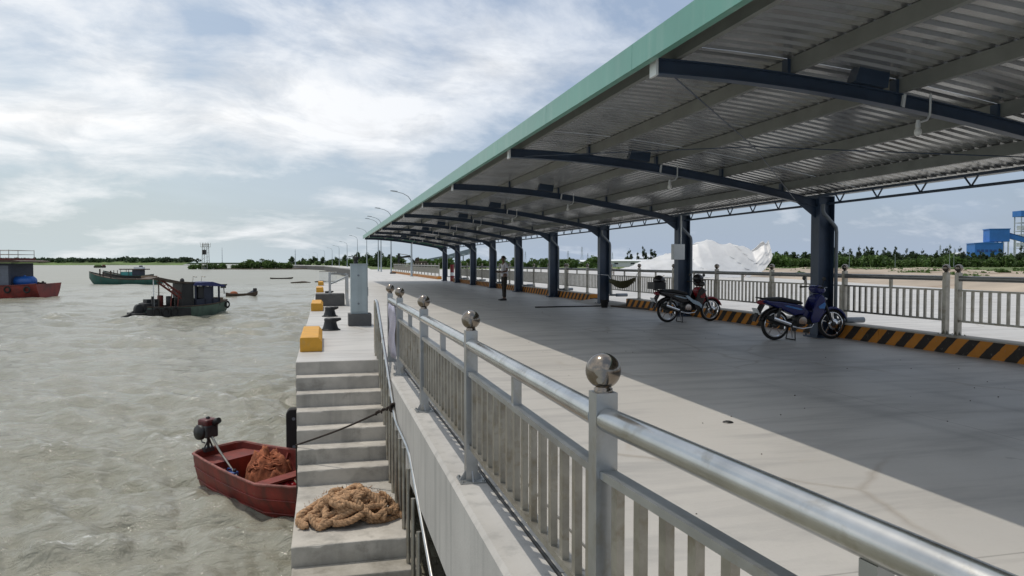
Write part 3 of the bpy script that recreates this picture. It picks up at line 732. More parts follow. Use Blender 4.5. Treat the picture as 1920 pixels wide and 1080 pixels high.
# hanging bulbs under each rafter
for n,k in enumerate(range(-1,8)):
    y=12.9+6*k; zz_=zb(6.35)
    T=thing('hanging_bulb','white bulb on a bent conduit under the '+ORD[n]+' rafter of the canopy','hanging lamp',(6.35,y-0.07,zz_),0,'bulbs hanging under the canopy rafters')
    MB().tube([(0.06,0,0.20),(0.06,0,0.04),(0.055,0,-0.03),(0.02,0,-0.085),(-0.05,0,-0.105),(-0.09,0,-0.115)],0.012,8).build('conduit','white_metal',T)
    MB().lathe([(0.018,-0.09),(0.026,-0.13),(0.028,-0.17)],10,(-0.095,0,0)).build('lamp_holder','white_metal',T)
    MB().lathe([(0.02,-0.17),(0.036,-0.20),(0.040,-0.225),(0.03,-0.255),(0.0,-0.265)],12,(-0.095,0,0)).build('bulb','bulb',T)
    MB().bar((-0.26,0.02,0.18),(-0.28,0.02,0.04),0.03,0.03).build('switch_box','white_metal',T)

# electrical box on the second column
EB=thing('electrical_box','pale grey electrical box fixed to the second nearest canopy column','electrical box',(9.32,18.66,1.56))
MB().box(-0.17,0.17,-0.14,0.0,0,0.42).build('housing','white_metal',EB,bevel=0.008)
MB().box(-0.155,0.155,-0.146,-0.14,0.015,0.405).build('door','white_metal',EB)
MB().tube([(0.1,-0.05,0.42),(0.1,-0.05,1.2)],0.018,8).build('conduit','white_metal',EB)

# ================================================================== QUAY FURNITURE
def stopper(y0,L,label,x0=-0.40,x1=-0.045):
    T=thing('kerb_block',label,'kerb block',((x0+x1)/2,y0,0),0,'yellow stop blocks along the quay edge')
    h=(x1-x0)/2
    n=2 if L>1.5 else 1
    for i in range(n):
        a=L*i/n+0.004; b_=L*(i+1)/n-0.004
        MB().prism([(-h,0),(-h,0.225),(-h+0.015,0.24),(h-0.06,0.24),(h,0.16),(h,0)],a,b_,'y').build('block','yellow',T,bevel=0.012)
stopper(12.75,2.3,'yellow concrete stop block nearest the top of the stairs')
stopper(23.5,2.3,'yellow concrete stop block beside the two black bollards and before the dark plinth')
stopper(38.4,2.3,'small yellow stop block just beyond the dark plinth')
stopper(50.0,2.3,'farthest small yellow stop block at the end of the quay')

def bollard(loc,label):
    T=thing('bollard',label,'bollard',loc,0,'black mooring bollards on the quay')
    MB().lathe([(0.0,0),(0.215,0),(0.215,0.02),(0.12,0.03)],20).build('base_plate','black',T)
    mb=MB().lathe([(0.175,0.018),(0.165,0.05),(0.14,0.13),(0.128,0.19),(0.135,0.235),(0.125,0.258),(0.09,0.27),(0.0,0.274)],20)
    mb.tube([(0.05,0,0.21),(0.15,0,0.232),(0.23,0,0.245)],[0.06,0.045,0.026],10)
    mb.build('post','black',T,bevel=0)
    for k in range(6):
        a=k*PI/3+0.3; MB().lathe([(0.018,0.02),(0.018,0.04)],6,(0.17*math.cos(a),0.17*math.sin(a),0)).build('bolt','black',T)
bollard((0.12,16.8,0),'nearer black cast iron bollard on the quay')
bollard((0.14,21.1,0),'black cast iron bollard standing between its twin and the dark plinth')
bollard((0.15,33.0,0),'small far black bollard behind the post on the dark plinth')

PT=thing('cabinet_pillar','tall pale blue-grey steel cabinet pillar standing on a dark concrete base','cabinet',(0.80,17.95,0))
MB().box(-0.265,0.265,-0.25,0.25,0,0.285).build('base','concrete_dark',PT,bevel=0.01)
MB().box(-0.205,0.185,-0.19,0.19,0.285,1.43).build('body','grey_metal',PT,bevel=0.006)
MB().box(-0.215,0.195,-0.20,0.20,1.43,1.452).build('cap','grey_metal',PT,bevel=0.004)
MB().box(-0.19,0.16,-0.198,-0.19,0.33,1.38).build('door','grey_metal',PT,bevel=0.004)
for z in (0.52,1.18): MB().lathe([(0.02,-0.205),(0.026,-0.199)],10,(-0.03,0,z),'y').build('lock','pipe',PT)
MB().box(0.187,0.20,-0.1,0.1,0.7,0.9).build('vent','pipe',PT)
NL=thing('beacon_light','small dark beacon light with spikes on top of the pale cabinet pillar','beacon',(0.72,17.95,1.452))
MB().lathe([(0.05,0),(0.05,0.05),(0.035,0.06),(0.06,0.08),(0.06,0.15),(0.02,0.18),(0,0.19)],12).build('lantern','black',NL)
MB().bar((-0.17,0,0.17),(0.16,0.02,0.14),0.02,0.02).bar((-0.1,0,0.2),(0.05,0,0.14),0.05,0.015).build('solar_arm','black',NL)

DP=thing('plinth','dark grey concrete plinth carrying a steel post at the second stair head','plinth',(0.2,26.2,0))
MB().box(-0.50,0.47,0,0.9,0,0.41).build('block','concrete_dark',DP,bevel=0.015)
RL=thing('quay_rail','short grey railing beside the dark plinth at the second stair head','railing',(0.2,26.2,0))
for x,y,z0,z1 in ((-0.02,0.12,0.41,1.15),(0.55,-0.2,0.0,1.05),(0.60,1.3,0.0,1.05),(0.63,3.1,0.0,1.05),(0.66,5.0,0.0,1.05)):
    MB().box(x-0.04,x+0.04,y-0.04,y+0.04,z0,z1).build('post','steel_square',RL)
for z in (1.03,0.75,0.2):
    MB().bar((0.55,-0.2,z),(0.66,5.0,z),0.05,0.05).build('rail','steel_square',RL)
for i in range(22):
    t=(i+0.5)/22; MB().box(-0.015,0.015,-0.015,0.015,0.2,0.75).build('baluster','steel_dull',RL,loc=(0.55+0.11*t,-0.2+5.2*t,0))
MB().bar((0.0,0.12,1.10),(0.62,0.6,1.08),0.05,0.05).bar((0.0,0.12,0.75),(0.55,0.8,0.98),0.04,0.04).build('brace','steel_square',RL)
FB=thing('end_fence','low pale railing across the far end of the quay platform','railing',(0.2,55.6,0))
for z in (0.85,0.15): MB().bar((-0.55,0,z),(0.65,0,z),0.05,0.05).build('rail','steel_dull',FB)
for i in range(9): MB().box(-0.02,0.02,-0.02,0.02,0,0.85).build('baluster','white_metal',FB,loc=(-0.5+i*0.14,0,0))

FD=thing('rubber_fender','black rubber fender hanging on the quay face beside the red sampan','fender',(-0.55,13.85,-1.6))
MB().prism([(-0.13,-0.35),(0.09,-0.35),(0.09,0.47),(-0.07,0.47),(-0.13,0.40)],-0.12,0.12,'y').build('block','rubber',FD,bevel=0.02)
for z in (-0.2,0.3): MB().lathe([(0.03,-0.125),(0.03,-0.118)],8,(0,0,z),'y').build('bolt','pipe',FD)

BN=thing('banner','printed lilac and white banner tied to the last bay of the near railing','banner',(0.915,10.0,0.16))
def banner_mat():
    m=bpy.data.materials.new('banner_print'); m.use_nodes=True; nt=m.node_tree; b=NB(nt); p=nt.nodes['Principled BSDF']
    g=b.n('ShaderNodeNewGeometry').outputs['Position']
    br=b.n('ShaderNodeTexBrick',inp={'Vector':b.mapping(g,rot=(0,R(90),R(90)),scale=(1,1,1)),'Color1':(0.16,0.15,0.32,1),'Color2':(0.30,0.28,0.40,1),'Mortar':(0.40,0.39,0.46,1),'Scale':9,'Mortar Size':0.05})
    n=b.noise(g,30,3)
    nt.links.new(b.mix(b.ramp(n,[(0.4,0),(0.55,1)]),br.outputs[0],(0.36,0.35,0.42)),p.inputs['Base Color']); p.inputs['Roughness'].default_value=0.5
    return m
v=[];f=[]
for j in range(13):
    for i in range(9):
        v.append((0.012*math.sin(i*1.3+j*0.7)-0.004,j*1.05/12,i*0.72/8+0.01*math.sin(j*0.8)))
for j in range(12):
    for i in range(8): f.append((j*9+i,j*9+i+1,(j+1)*9+i+1,(j+1)*9+i))
o=MB().add(v,f,True).build('sheet',banner_mat(),BN)
sd=o.modifiers.new('solidify','SOLIDIFY'); sd.thickness=0.003
for z in (0.02,0.70):
    for y in (0.03,1.02): MB().tube([(0.0,y,z),(0.03,y,z),(0.05,y,z-0.01)],0.004,6).build('tie','white_metal',BN)

# coiled hawser on the landing
def laid_rope(pts, rad, pitch=0.13):
    out=MB(); P=[Vector(p) for p in pts]
    # resample evenly
    d=[0]
    for a,c in zip(P,P[1:]): d.append(d[-1]+(c-a).length)
    n=max(8,int(d[-1]/(pitch/8))); Q=[]
    j=0
    for i in range(n+1):
        t=d[-1]*i/n
        while j<len(d)-2 and d[j+1]<t: j+=1
        Q.append(P[j].lerp(P[j+1],(t-d[j])/max(1e-6,d[j+1]-d[j])))
    st=[[],[],[]]; prev=None
    for i,q in enumerate(Q):
        t=(Q[min(i+1,n)]-Q[max(i-1,0)]).normalized()
        a=(Vector((0,0,1)) if prev is None else prev); a=a-t*a.dot(t); a=a.normalized() if a.length>1e-4 else t.orthogonal().normalized(); prev=a; c=t.cross(a)
        for k in range(3):
            th=2*PI*k/3+2*PI*(d[-1]*i/n)/pitch
            st[k].append(q+a*(math.cos(th)*rad*0.5)+c*(math.sin(th)*rad*0.5))
    for k in range(3): out.tube(st[k],rad*0.56,7)
    return out
def rope_pile():
    T=thing('rope_pile','heap of thick tan mooring rope lying on the stair landing','rope',(0.25,8.2,-1.302))
    rng=random.Random(11)
    def crom(P,n=9):
        out=[]
        for i in range(1,len(P)-2):
            for k in range(n):
                t=k/n; a,b_,c,d_=P[i-1],P[i],P[i+1],P[i+2]
                out.append(0.5*((2*b_)+(c-a)*t+(2*a-5*b_+4*c-d_)*t*t+(3*b_-a-3*c+d_)*t**3))
        return out
    rad=0.036
    def hmax(x,y):
        q=(x/0.56)**2+(y/0.34)**2
        return 0.30*max(0,1-q)**0.8
    for s in range(20):
        P=[]; a0=rng.uniform(0,6.28); cx_=rng.uniform(-0.38,0.36); cy_=rng.uniform(-0.16,0.14); rx=rng.uniform(0.10,0.24); ry=rng.uniform(0.08,0.17)
        lay=s/19
        for i in range(15):
            a=a0+i*rng.uniform(0.6,0.85)
            x=cx_+rx*math.cos(a)+rng.uniform(-.05,.05)+0.014*i*math.cos(a0); y=cy_+ry*math.sin(a)+rng.uniform(-.03,.03)
            x=max(-0.53,min(0.50,x)); y=max(-0.34,min(0.34,y))
            z=rad+hmax(x,y)*min(1,max(0,lay+rng.uniform(-.2,.2)))
            P.append(Vector((x,y,z)))
        pts=crom(P)
        laid_rope(pts,rad*rng.uniform(0.9,1.1)).build('rope_strand','rope_tan',T)
    # loose ends to the right and front
    for P in ([(0.30,0.08),(0.42,0.05),(0.50,0.10),(0.56,0.02),(0.50,-0.08),(0.42,-0.16),(0.30,-0.22),(0.15,-0.25),(0.0,-0.27)],
              [(0.20,-0.12),(0.32,-0.10),(0.44,-0.06),(0.52,-0.10),(0.575,-0.13),(0.59,-0.15),(0.6,-0.15)]):
        pts=crom([Vector((x,y,rad+0.03*math.sin(i))) for i,(x,y) in enumerate(P)])
        laid_rope(pts,rad).build('rope_strand','rope_tan',T)
    fr=MB()
    for i in range(160):
        a=rng.uniform(0,6.28); x=0.55*math.cos(a)*rng.uniform(.3,1); y=0.33*math.sin(a)*rng.uniform(.3,1); z=rad*1.2+hmax(x,y)
        fr.tube([(x,y,z),(x+rng.uniform(-.04,.04),y+rng.uniform(-.04,.04),z+rng.uniform(0,.035))],0.0025,3,cap=False)
    tag(fr.build('frayed_fibre','rope_tan',T),kind='stuff')
    for x,y,sc in ((0.62,-0.17,0.03),(0.585,0.12,0.035)):
        MB().sphere((x,y,sc*0.7),sc,8,6,sc=(1.5,0.8,0.7)).build('rope_end','rust_red' if y<0 else 'rope_dark',T)
rope_pile()

def mooring_rope():
    ra=Vector((0.808,9.22,rail_z(9.22)))
    rb=Vector((-0.37,10.05,-0.90)); rc=Vector((-0.375,10.35,-1.75))
    T=thing('mooring_rope','dark mooring rope tied from the stair handrail down to the red sampan','rope',tuple(ra))
    pts=[]
    for i in range(24):
        t=i/23; p=ra.lerp(rb,t); p.z-=0.03*math.sin(PI*t); 
        pts.append(p)
    for i in range(1,10):
        t=i/9; p=rb.lerp(rc,t); p.z-=0.03*math.sin(PI*t); pts.append(p)
    o=MB().tube(pts,0.012,10,lobes=3,lob=0.25,twist=90).build('line','rope_dark',T,loc=tuple(-ra))
    loops=[]
    for i in range(60):
        a=i*2*PI/12; loops.append((ra.x+0.038*math.cos(a),ra.y-0.06+i*0.0022,ra.z+0.038*math.sin(a)-0.0+0.0009*(-i)))
    MB().tube(loops,0.013,8).build('knot','rope_dark',T,loc=tuple(-ra))
    MB().tube([tuple(ra.lerp(rb,0.02+0.012*i)+Vector((0.02*math.cos(i*1.4),0,0.02*math.sin(i*1.4)-0.012))) for i in range(14)],0.012,8).build('hitch','rope_dark',T,loc=tuple(-ra))
mooring_rope()

# ------------------------------------------------------------------ boats
def hull(stations, n=7, flare=0.0):
    """stations: (x, half width at rim, half width at keel flat, z rim, z keel)"""
    v=[];f=[]
    for x,w1,w0,z1,z0 in stations:
        for k in range(n):
            t=k/(n-1); yy=w1+(w0-w1)*t**1.6; v.append((x,yy,z1+(z0-z1)*t))
        for k in range(n):
            t=1-k/(n-1); yy=w1+(w0-w1)*t**1.6; v.append((x,-yy,z1+(z0-z1)*t))
    m=2*n
    for i in range(len(stations)-1):
        for k in range(m-1): f.append((i*m+k,i*m+k+1,(i+1)*m+k+1,(i+1)*m+k))
    f.append(tuple(range(m))); f.append(tuple(range((len(stations)-1)*m,len(stations)*m))[::-1])
    return v,f
def open_boat(st, thick=0.04, floor=0.12):
    """outer shell, inner shell and rim of an open boat, joined"""
    n=7; mb=MB(); m=2*n
    v,f=hull(st,n); mb.add(v,f[:-2],True)
    mb.add(v[:m],[tuple(range(m))]); mb.add(v[-m:],[tuple(range(m))[::-1]])
    xa,xb=st[0][0],st[-1][0]
    st2=[]
    for i,(x,w1,w0,z1,z0) in enumerate(st):
        xx=min(max(x,xa+thick),xb-thick)
        st2.append((xx,max(0.02,w1-thick),max(0.015,w0-thick*0.8),z1,z0+floor))
    v2,f2=hull(st2,n); inner=MB().add(v2,[q[::-1] for q in f2[:-2]],True)
    inner.add(v2[:m],[tuple(range(m))[::-1]]); inner.add(v2[-m:],[tuple(range(m))])
    rim=MB()
    for side in (0,m-1):
        rim.tube([v[i*m+side] for i in range(len(st))],0.022,8)
    rim.tube([v[0],v[m-1]],0.022,8); rim.tube([v[-m],v[-1]],0.022,8)
    # closing strips between the two shells at the rim
    for i in range(len(st)-1):
        for side in (0,m-1):
            a,b_,c,d_=v[i*m+side],v[(i+1)*m+side],v2[(i+1)*m+side],v2[i*m+side]
            rim.add([a,b_,c,d_],[(0,1,2,3)])
    rim.add([v[0],v[m-1],v2[m-1],v2[0]],[(0,1,2,3)]); rim.add([v[-m],v[-1],v2[-1],v2[-m]],[(0,1,2,3)])
    return mb,inner,rim

# red sampan moored below the stairs; x runs from the stern forward
SP=thing('sampan','small red wooden sampan with a long-tail engine moored beside the stairs','boat',(-1.86,13.98,WZ),math.atan2(-0.72,0.66))
st=[(0.0,0.38,0.26,0.53,-0.06),(0.07,0.52,0.36,0.52,-0.14),(0.5,0.61,0.44,0.49,-0.2),(1.0,0.72,0.52,0.475,-0.22),(1.6,0.85,0.60,0.465,-0.22),(2.3,0.98,0.68,0.47,-0.22),(3.0,0.88,0.58,0.52,-0.18),(3.6,0.62,0.38,0.60,-0.08),(4.0,0.25,0.14,0.70,0.1)]
o1,o2,o3=open_boat(st)
o1.build('hull','hull_red',SP,fixn=True); o2.build('inside','red_inside',SP,fixn=False); o3.build('gunwale','gunwale',SP)
hv,_=hull(st,7)
for k in (2,4):
    sk=MB()
    for kk in (k,13-k): sk.tube([(hv[i*14+kk][0],hv[i*14+kk][1]*1.008,hv[i*14+kk][2]) for i in range(len(st))],0.011,6)
    sk.build('plank_seam','hull_red',SP)
MB().prism([(0.05,-0.34),(0.09,-0.46),(0.55,-0.55),(0.55,0.55),(0.09,0.46),(0.05,0.34)],0.38,0.41,'z').build('stern_deck','red_inside',SP)
MB().prism([(0.55,0.02),(0.58,0.02),(0.58,0.41),(0.55,0.41)],-0.48,0.48,'y').build('bulkhead','hull_red',SP)
MB().box(1.75,2.0,-0.78,0.78,0.27,0.305).build('thwart','red_inside',SP)
MB().box(2.75,2.98,-0.76,0.76,0.30,0.335).build('thwart','concrete_dark',SP)
for x in (1.1,2.35):
    for s in (-1,1): MB().bar((x,s*(0.655 if x<2 else 0.86),0.43),(x,s*0.45,-0.06),0.035,0.05).build('rib','red_inside',SP)
EN=thing('longtail_engine','black and red long-tail boat engine clamped on the sampan stern','engine',tuple(SP.matrix_basis@Vector((0.06,-0.22,0.53))) ,SP.rotation_euler.z)
MB().box(-0.05,0.05,-0.09,0.09,-0.03,0.04).tube([(0,0,0.03),(0.0,0,0.20)],0.025,8).bar((0,-0.08,0.03),(0.02,0,0.2),0.02,0.02).bar((0,0.08,0.03),(0.02,0,0.2),0.02,0.02).build('mount','engine',EN)
MB().box(-0.17,0.13,-0.13,0.12,0.22,0.44).build('block','engine',EN,bevel=0.03)
MB().box(-0.14,0.12,-0.12,0.14,0.40,0.54).build('fuel_tank','engine_red',EN,bevel=0.04)
MB().lathe([(0.0,-0.20),(0.12,-0.19),(0.13,-0.15),(0.13,-0.12)],18,(-0.02,0,0.32),'y').build('flywheel_cover','black',EN)
MB().tube([(0.10,0.05,0.46),(0.17,0.05,0.50),(0.24,0.05,0.53)],[0.05,0.06,0.05],10).build('muffler','black',EN)
MB().lathe([(0.035,0.54),(0.035,0.57),(0.0,0.58)],10,(0,0,0)).build('fuel_cap','black',EN)
MB().tube([(-0.17,0,0.33),(-0.25,0,0.30),(-0.27,0.01,0.20),(-0.20,0.02,0.10),(-0.10,0.0,0.10)],0.014,6).build('guard','engine',EN)
MB().tube([(0.08,0,0.26),(0.35,-0.02,0.02),(0.95,-0.06,-0.40)],[0.024,0.02,0.018],8).build('shaft','steel_dull',EN)
MB().lathe([(0.0,-0.07),(0.05,-0.03),(0.05,0.03),(0.0,0.07)],8,(0.97,-0.06,-0.41),'x').build('shaft_end','engine',EN)
NT=thing('fishing_net','orange heap of fishing net lying in the red sampan','net',tuple(SP.matrix_basis@Vector((1.12,0.22,0.02))),SP.rotation_euler.z)
def blob(rx,ry,h,seed,n=34,m=26,amp=0.16,fs=3.2):
    v=[];f=[]
    for j in range(m):
        for i in range(n):
            x=(i/(n-1)*2-1); y=(j/(m-1)*2-1)
            # disc map
            xx=x*math.sqrt(max(0,1-y*y/2)); yy=y*math.sqrt(max(0,1-x*x/2)); q=xx*xx+yy*yy
            z=h*max(0,1-q)**0.55; nz=noise.noise(Vector((xx*fs,yy*fs,seed)))+0.5*noise.noise(Vector((xx*fs*2.3,yy*fs*2.3,seed+5)))
            v.append((xx*rx*(1+amp*0.4*nz),yy*ry*(1+amp*0.4*nz),max(-0.01,z+h*amp*2.2*nz*(1-q))))
    for j in range(m-1):
        for i in range(n-1): f.append((j*n+i,j*n+i+1,(j+1)*n+i+1,(j+1)*n+i))
    return MB().add(v,f,True)
blob(0.44,0.36,0.46,2.2,amp=0.30).build('heap','net_orange',NT)
rng=random.Random(5)
for s in range(9):
    P=[]
    a0=rng.uniform(0,6.3)
    for i in range(28):
        a=a0+i*0.28; r=0.15+0.012*i
        x=0.40*r*1.9*math.cos(a)+rng.uniform(-.03,.03)-0.05; y=0.33*r*1.9*math.sin(a)+rng.uniform(-.03,.03); q=(x/.44)**2+(y/.36)**2
        P.append((x,y,0.02+0.46*max(0,1-q)**0.55+0.02*math.sin(a*3)))
    MB().tube(P,0.016,6).build('net_rope','net_orange',NT)
blob(0.26,0.22,0.24,7.7,18,14).build('red_bundle','paint_red',NT,loc=(0.75,-0.30,0.02))
tag(blob(0.22,0.20,0.16,3.1,16,12,0.3).build('plastic_bag','tarp_white',None,loc=tuple(SP.matrix_basis@Vector((2.25,-0.45,0.0)))),'crumpled pale plastic bag lying in the bow half of the red sampan','bag')

JC=thing('fuel_can','dull blue plastic fuel can standing in the red sampan','fuel can',tuple(SP.matrix_basis@Vector((0.78,-0.28,0.0))),SP.rotation_euler.z+0.3)
MB().box(-0.10,0.10,-0.07,0.07,0.0,0.27).build('body','factory_dark',JC,bevel=0.025)
MB().lathe([(0.028,0.27),(0.028,0.31),(0,0.31)],10,(0.06,0,0)).build('cap','black',JC)
MB().tube([(0.02,0,0.27),(-0.01,0,0.315),(-0.07,0,0.315),(-0.085,0,0.27)],0.012,6).build('handle','factory_dark',JC)
for k,(y,l) in enumerate(((-0.12,1.5),(0.02,1.7))):
    tag(MB().box(0,l,-0.055,0.055,0,0.025).build('bottom_board','wood',None,loc=tuple(SP.matrix_basis@Vector((1.55,y,0.0))),rot=(0,0,SP.rotation_euler.z+0.03*k),bevel=0.004),'loose grey board on the floor of the red sampan, '+('nearer the stairs' if k==0 else 'farther from the stairs'),'board','loose boards in the sampan')
# ------------------------------------------------------------------ motorbikes
def motorbike(label, loc, rz, body, front, side, box):
    T=thing('motorbike',label,'motorbike',loc,rz)
    def wheel(name,x,disc):
        W=thing('x','','',(0,0,0)); bpy.data.objects.remove(W)
        t=MB().lathe([(0.232,-0.030),(0.255,-0.036),(0.275,-0.030),(0.288,-0.012),(0.290,0),(0.288,0.012),(0.275,0.030),(0.255,0.036),(0.232,0.030)],36,(0,0,0),'y',cap=False).build(name,'rubber',T,loc=(x,0,0.29))
        MB().lathe([(0.215,-0.028),(0.236,-0.033),(0.236,0.033),(0.215,0.028),(0.212,0),(0.215,-0.028)],36,(0,0,0),'y',cap=False).build('rim','chrome',t)
        sp=MB()
        for k in range(5):
            a=k*2*PI/5+0.3
            sp.bar((0.04*math.cos(a-.3),0,0.04*math.sin(a-.3)),(0.218*math.cos(a),0,0.218*math.sin(a)),0.022,0.018,up=(0,1,0))
        sp.build('spokes','chrome',t)
        MB().lathe([(0.0,-0.07),(0.03,-0.07),(0.05,-0.05),(0.05,0.05),(0.03,0.07),(0.0,0.07)],14,(0,0,0),'y').build('hub','engine',t)
        if disc: MB().lathe([(0.055,-0.068),(0.105,-0.068),(0.105,-0.062),(0.055,-0.062),(0.055,-0.068)],24,(0,0,0),'y',cap=False).build('brake_disc','chrome',t)
        else: MB().lathe([(0.075,0.064),(0.075,0.056)],20,(0,0,0),'y').build('sprocket','engine',t)
        return t
    wheel('rear_wheel',0,False); wheel('front_wheel',1.22,True)
    def plate(poly,w,name,m,bev=0.02,taper=None):
        return MB().prism(poly,-w/2,w/2,'y').build(name,m,T,bevel=bev,seg=3)
    plate([(-0.22,0.765),(-0.16,0.815),(0.10,0.822),(0.30,0.785),(0.48,0.745),(0.545,0.70),(0.50,0.675),(0.10,0.735),(-0.16,0.745)],0.235,'seat','seat',0.035)
    plate([(-0.32,0.735),(-0.24,0.775),(0.12,0.735),(0.50,0.67),(0.60,0.58),(0.56,0.49),(0.36,0.47),(0.10,0.585),(-0.14,0.665)],0.225,'body_panel',body,0.03)
    plate([(0.12,0.66),(0.20,0.665),(0.50,0.60),(0.52,0.585),(0.46,0.575),(0.20,0.635)],0.232,'side_decal',side,0.002)
    plate([(-0.36,0.735),(-0.30,0.77),(-0.22,0.76),(-0.25,0.69),(-0.33,0.685)],0.15,'tail_light','paint_red',0.012)
    plate([(0.50,0.60),(0.60,0.60),(0.78,0.50),(0.84,0.42),(0.74,0.37),(0.56,0.42)],0.17,'centre_cover',body,0.02)
    # leg shield: two wings and centre
    for s in (-1,1):
        MB().prism([(0.72,0.60),(0.80,0.80),(0.885,0.87),(0.965,0.80),(0.98,0.66),(0.93,0.50),(0.84,0.34),(0.70,0.32),(0.66,0.42),(0.70,0.52)],s*0.145-0.018,s*0.145+0.018,'y').build('leg_shield',body if side!='paint_pale' else 'paint_black',T,bevel=0.014)
        MB().prism([(0.82,0.64),(0.95,0.72),(0.975,0.68),(0.95,0.60),(0.84,0.60)],s*0.166-0.006,s*0.166+0.006,'y').build('shield_decal',side if side!='paint_pale' else 'paint_red',T,bevel=0.003)
    if side=='paint_pale':
        for s in (-1,1): MB().prism([(0.40,0.66),(0.48,0.665),(0.62,0.56),(0.80,0.50),(0.88,0.42),(0.86,0.34),(0.80,0.40),(0.62,0.47),(0.46,0.60)],s*0.168-0.008,s*0.168+0.008,'y').build('side_strip','paint_pale',T,bevel=0.004)
    plate([(0.76,0.80),(0.86,0.88),(0.98,0.84),(1.02,0.72),(0.97,0.60),(0.90,0.52),(0.84,0.62)],0.26,'front_panel',front,0.035)
    plate([(0.76,0.98),(0.82,1.045),(0.90,1.05),(0.99,0.99),(1.015,0.92),(0.95,0.875),(0.84,0.885)],0.24,'handlebar_cowl',front if front!='paint_red' else 'paint_black',0.04)
    MB().sphere((1.0,0,0.945),0.085,16,10,sc=(0.55,1.15,0.7)).build('headlight','glass',T)
    for s in (-1,1):
        MB().sphere((1.01,s*0.10,0.78),0.05,12,8,sc=(0.7,0.8,0.55)).build('indicator','glass',T)
        MB().tube([(0.85,s*0.05,1.0),(0.83,s*0.18,1.01),(0.78,s*0.33,1.0)],0.012,8).build('handlebar','black',T)
        MB().tube([(0.80,s*0.26,1.005),(0.77,s*0.365,0.997)],0.018,10).build('grip','rubber',T)
        MB().tube([(0.83,s*0.24,1.01),(0.84,s*0.27,1.10),(0.83,s*0.30,1.14)],0.006,6).sphere((0.825,s*0.315,1.17),0.055,12,8,sc=(0.25,1.1,0.75)).build('mirror','black',T)
        MB().tube([(0.86,s*0.21,1.0),(0.87,s*0.34,1.01)],0.006,6).build('lever','chrome',T)
        MB().tube([(1.22,s*0.062,0.29),(1.08,s*0.062,0.58),(0.98,s*0.055,0.80)],[0.022,0.026,0.022],10).build('fork_leg','engine',T)
        MB().tube([(0,s*0.085,0.29),(0.2,s*0.085,0.33),(0.42,s*0.08,0.38)],0.017,8).build('swingarm','engine',T)
        MB().tube([(-0.02,s*0.10,0.34),(0.05,s*0.10,0.62)],0.026,10).tube([(0.01,s*0.10,0.44),(0.035,s*0.10,0.56)],0.034,10).build('shock','engine',T)
        MB().bar((0.46,s*0.10,0.30),(0.46,s*0.28,0.30),0.025,0.03).build('footpeg','rubber',T)
    def fender(cx_,r,a0,a1,w,name,m):
        v=[];f=[];N=14
        for i in range(N):
            a=a0+(a1-a0)*i/(N-1)
            for j,(yy,dr) in enumerate(((-w,-0.045),(-w*0.8,-0.008),(0,0.006),(w*0.8,-0.008),(w,-0.045))):
                v.append((cx_+(r+dr)*math.cos(a),yy,0.29+(r+dr)*math.sin(a)))
        for i in range(N-1):
            for j in range(4): f.append((i*5+j,i*5+j+1,(i+1)*5+j+1,(i+1)*5+j))
        o=MB().add(v,f,True).build(name,m,T); sd=o.modifiers.new('solidify','SOLIDIFY'); sd.thickness=0.006
    fender(1.22,0.335,R(20),R(150),0.062,'front_fender',front)
    fender(0,0.34,R(62),R(165),0.075,'rear_fender','paint_black')
    plate([(-0.30,0.70),(-0.24,0.68),(-0.36,0.47),(-0.43,0.36),(-0.46,0.37),(-0.40,0.52)],0.11,'mudguard','paint_black',0.006)
    MB().box(-0.012,0.0,-0.09,0.09,-0.065,0.065).build('number_plate','white_metal',T,loc=(-0.40,0,0.56),rot=(0,R(-28),0))
    # engine and exhaust
    mb=MB().lathe([(0.0,-0.14),(0.10,-0.13),(0.115,-0.10),(0.115,0.10),(0.10,0.13),(0.0,0.14)],20,(0.50,0,0.36),'y')
    mb.box(0.55,0.80,-0.075,0.075,0.31,0.43)
    for i in range(6): mb.box(0.61+i*0.03,0.618+i*0.03,-0.09,0.09,0.295,0.445)
    mb.build('engine','engine',T,bevel=0.004)
    MB().lathe([(0.085,-0.155),(0.085,-0.14)],18,(0.50,0,0.36),'y').build('engine_cover','chrome',T)
    MB().tube([(0.78,-0.06,0.30),(0.72,-0.09,0.24),(0.50,-0.13,0.22),(0.25,-0.145,0.27)],0.017,8).build('exhaust_pipe','chrome',T)
    MB().tube([(0.27,-0.15,0.27),(0.20,-0.15,0.295),(-0.20,-0.15,0.43),(-0.25,-0.15,0.445)],[0.025,0.048,0.052,0.03],14).build('muffler','black',T)
    MB().tube([(0.22,-0.165,0.305),(-0.14,-0.165,0.425)],[0.040,0.044],12).build('heat_shield','chrome',T)
    MB().tube([(-0.12,0.10,0.76),(-0.28,0.10,0.80),(-0.37,0.06,0.815),(-0.37,-0.06,0.815),(-0.28,-0.10,0.80),(-0.12,-0.10,0.76)],0.012,8).build('grab_rail','black',T)
    mb=MB()
    for s in (-1,1): mb.tube([(0.36,s*0.10,0.28),(0.34,s*0.15,0.02)],0.012,8)
    mb.tube([(0.34,-0.15,0.012),(0.34,0.15,0.012)],0.012,8); mb.build('centre_stand','engine',T)
    MB().tube([(0.42,0.12,0.26),(0.52,0.22,0.015)],0.010,8).build('side_stand','chrome',T)
    MB().prism([(-0.06,0.24),(0.40,0.33),(0.40,0.41),(-0.06,0.35)],0.088,0.112,'y').build('chain_case','paint_black',T,bevel=0.008)
    for k in range(2): MB().tube([(0.98,0.03-0.06*k,0.86),(0.92,0.10-0.2*k,0.98),(0.86,0.12-0.24*k,1.0)],0.006,6).build('cable','black',T)
    return T
rzb=math.atan2(0.0,1.0)
motorbike('dark blue underbone motorbike parked against the nearest canopy column',(8.32,12.55,0),R(-1.5),'paint_blue','paint_blue','paint_sky',False)
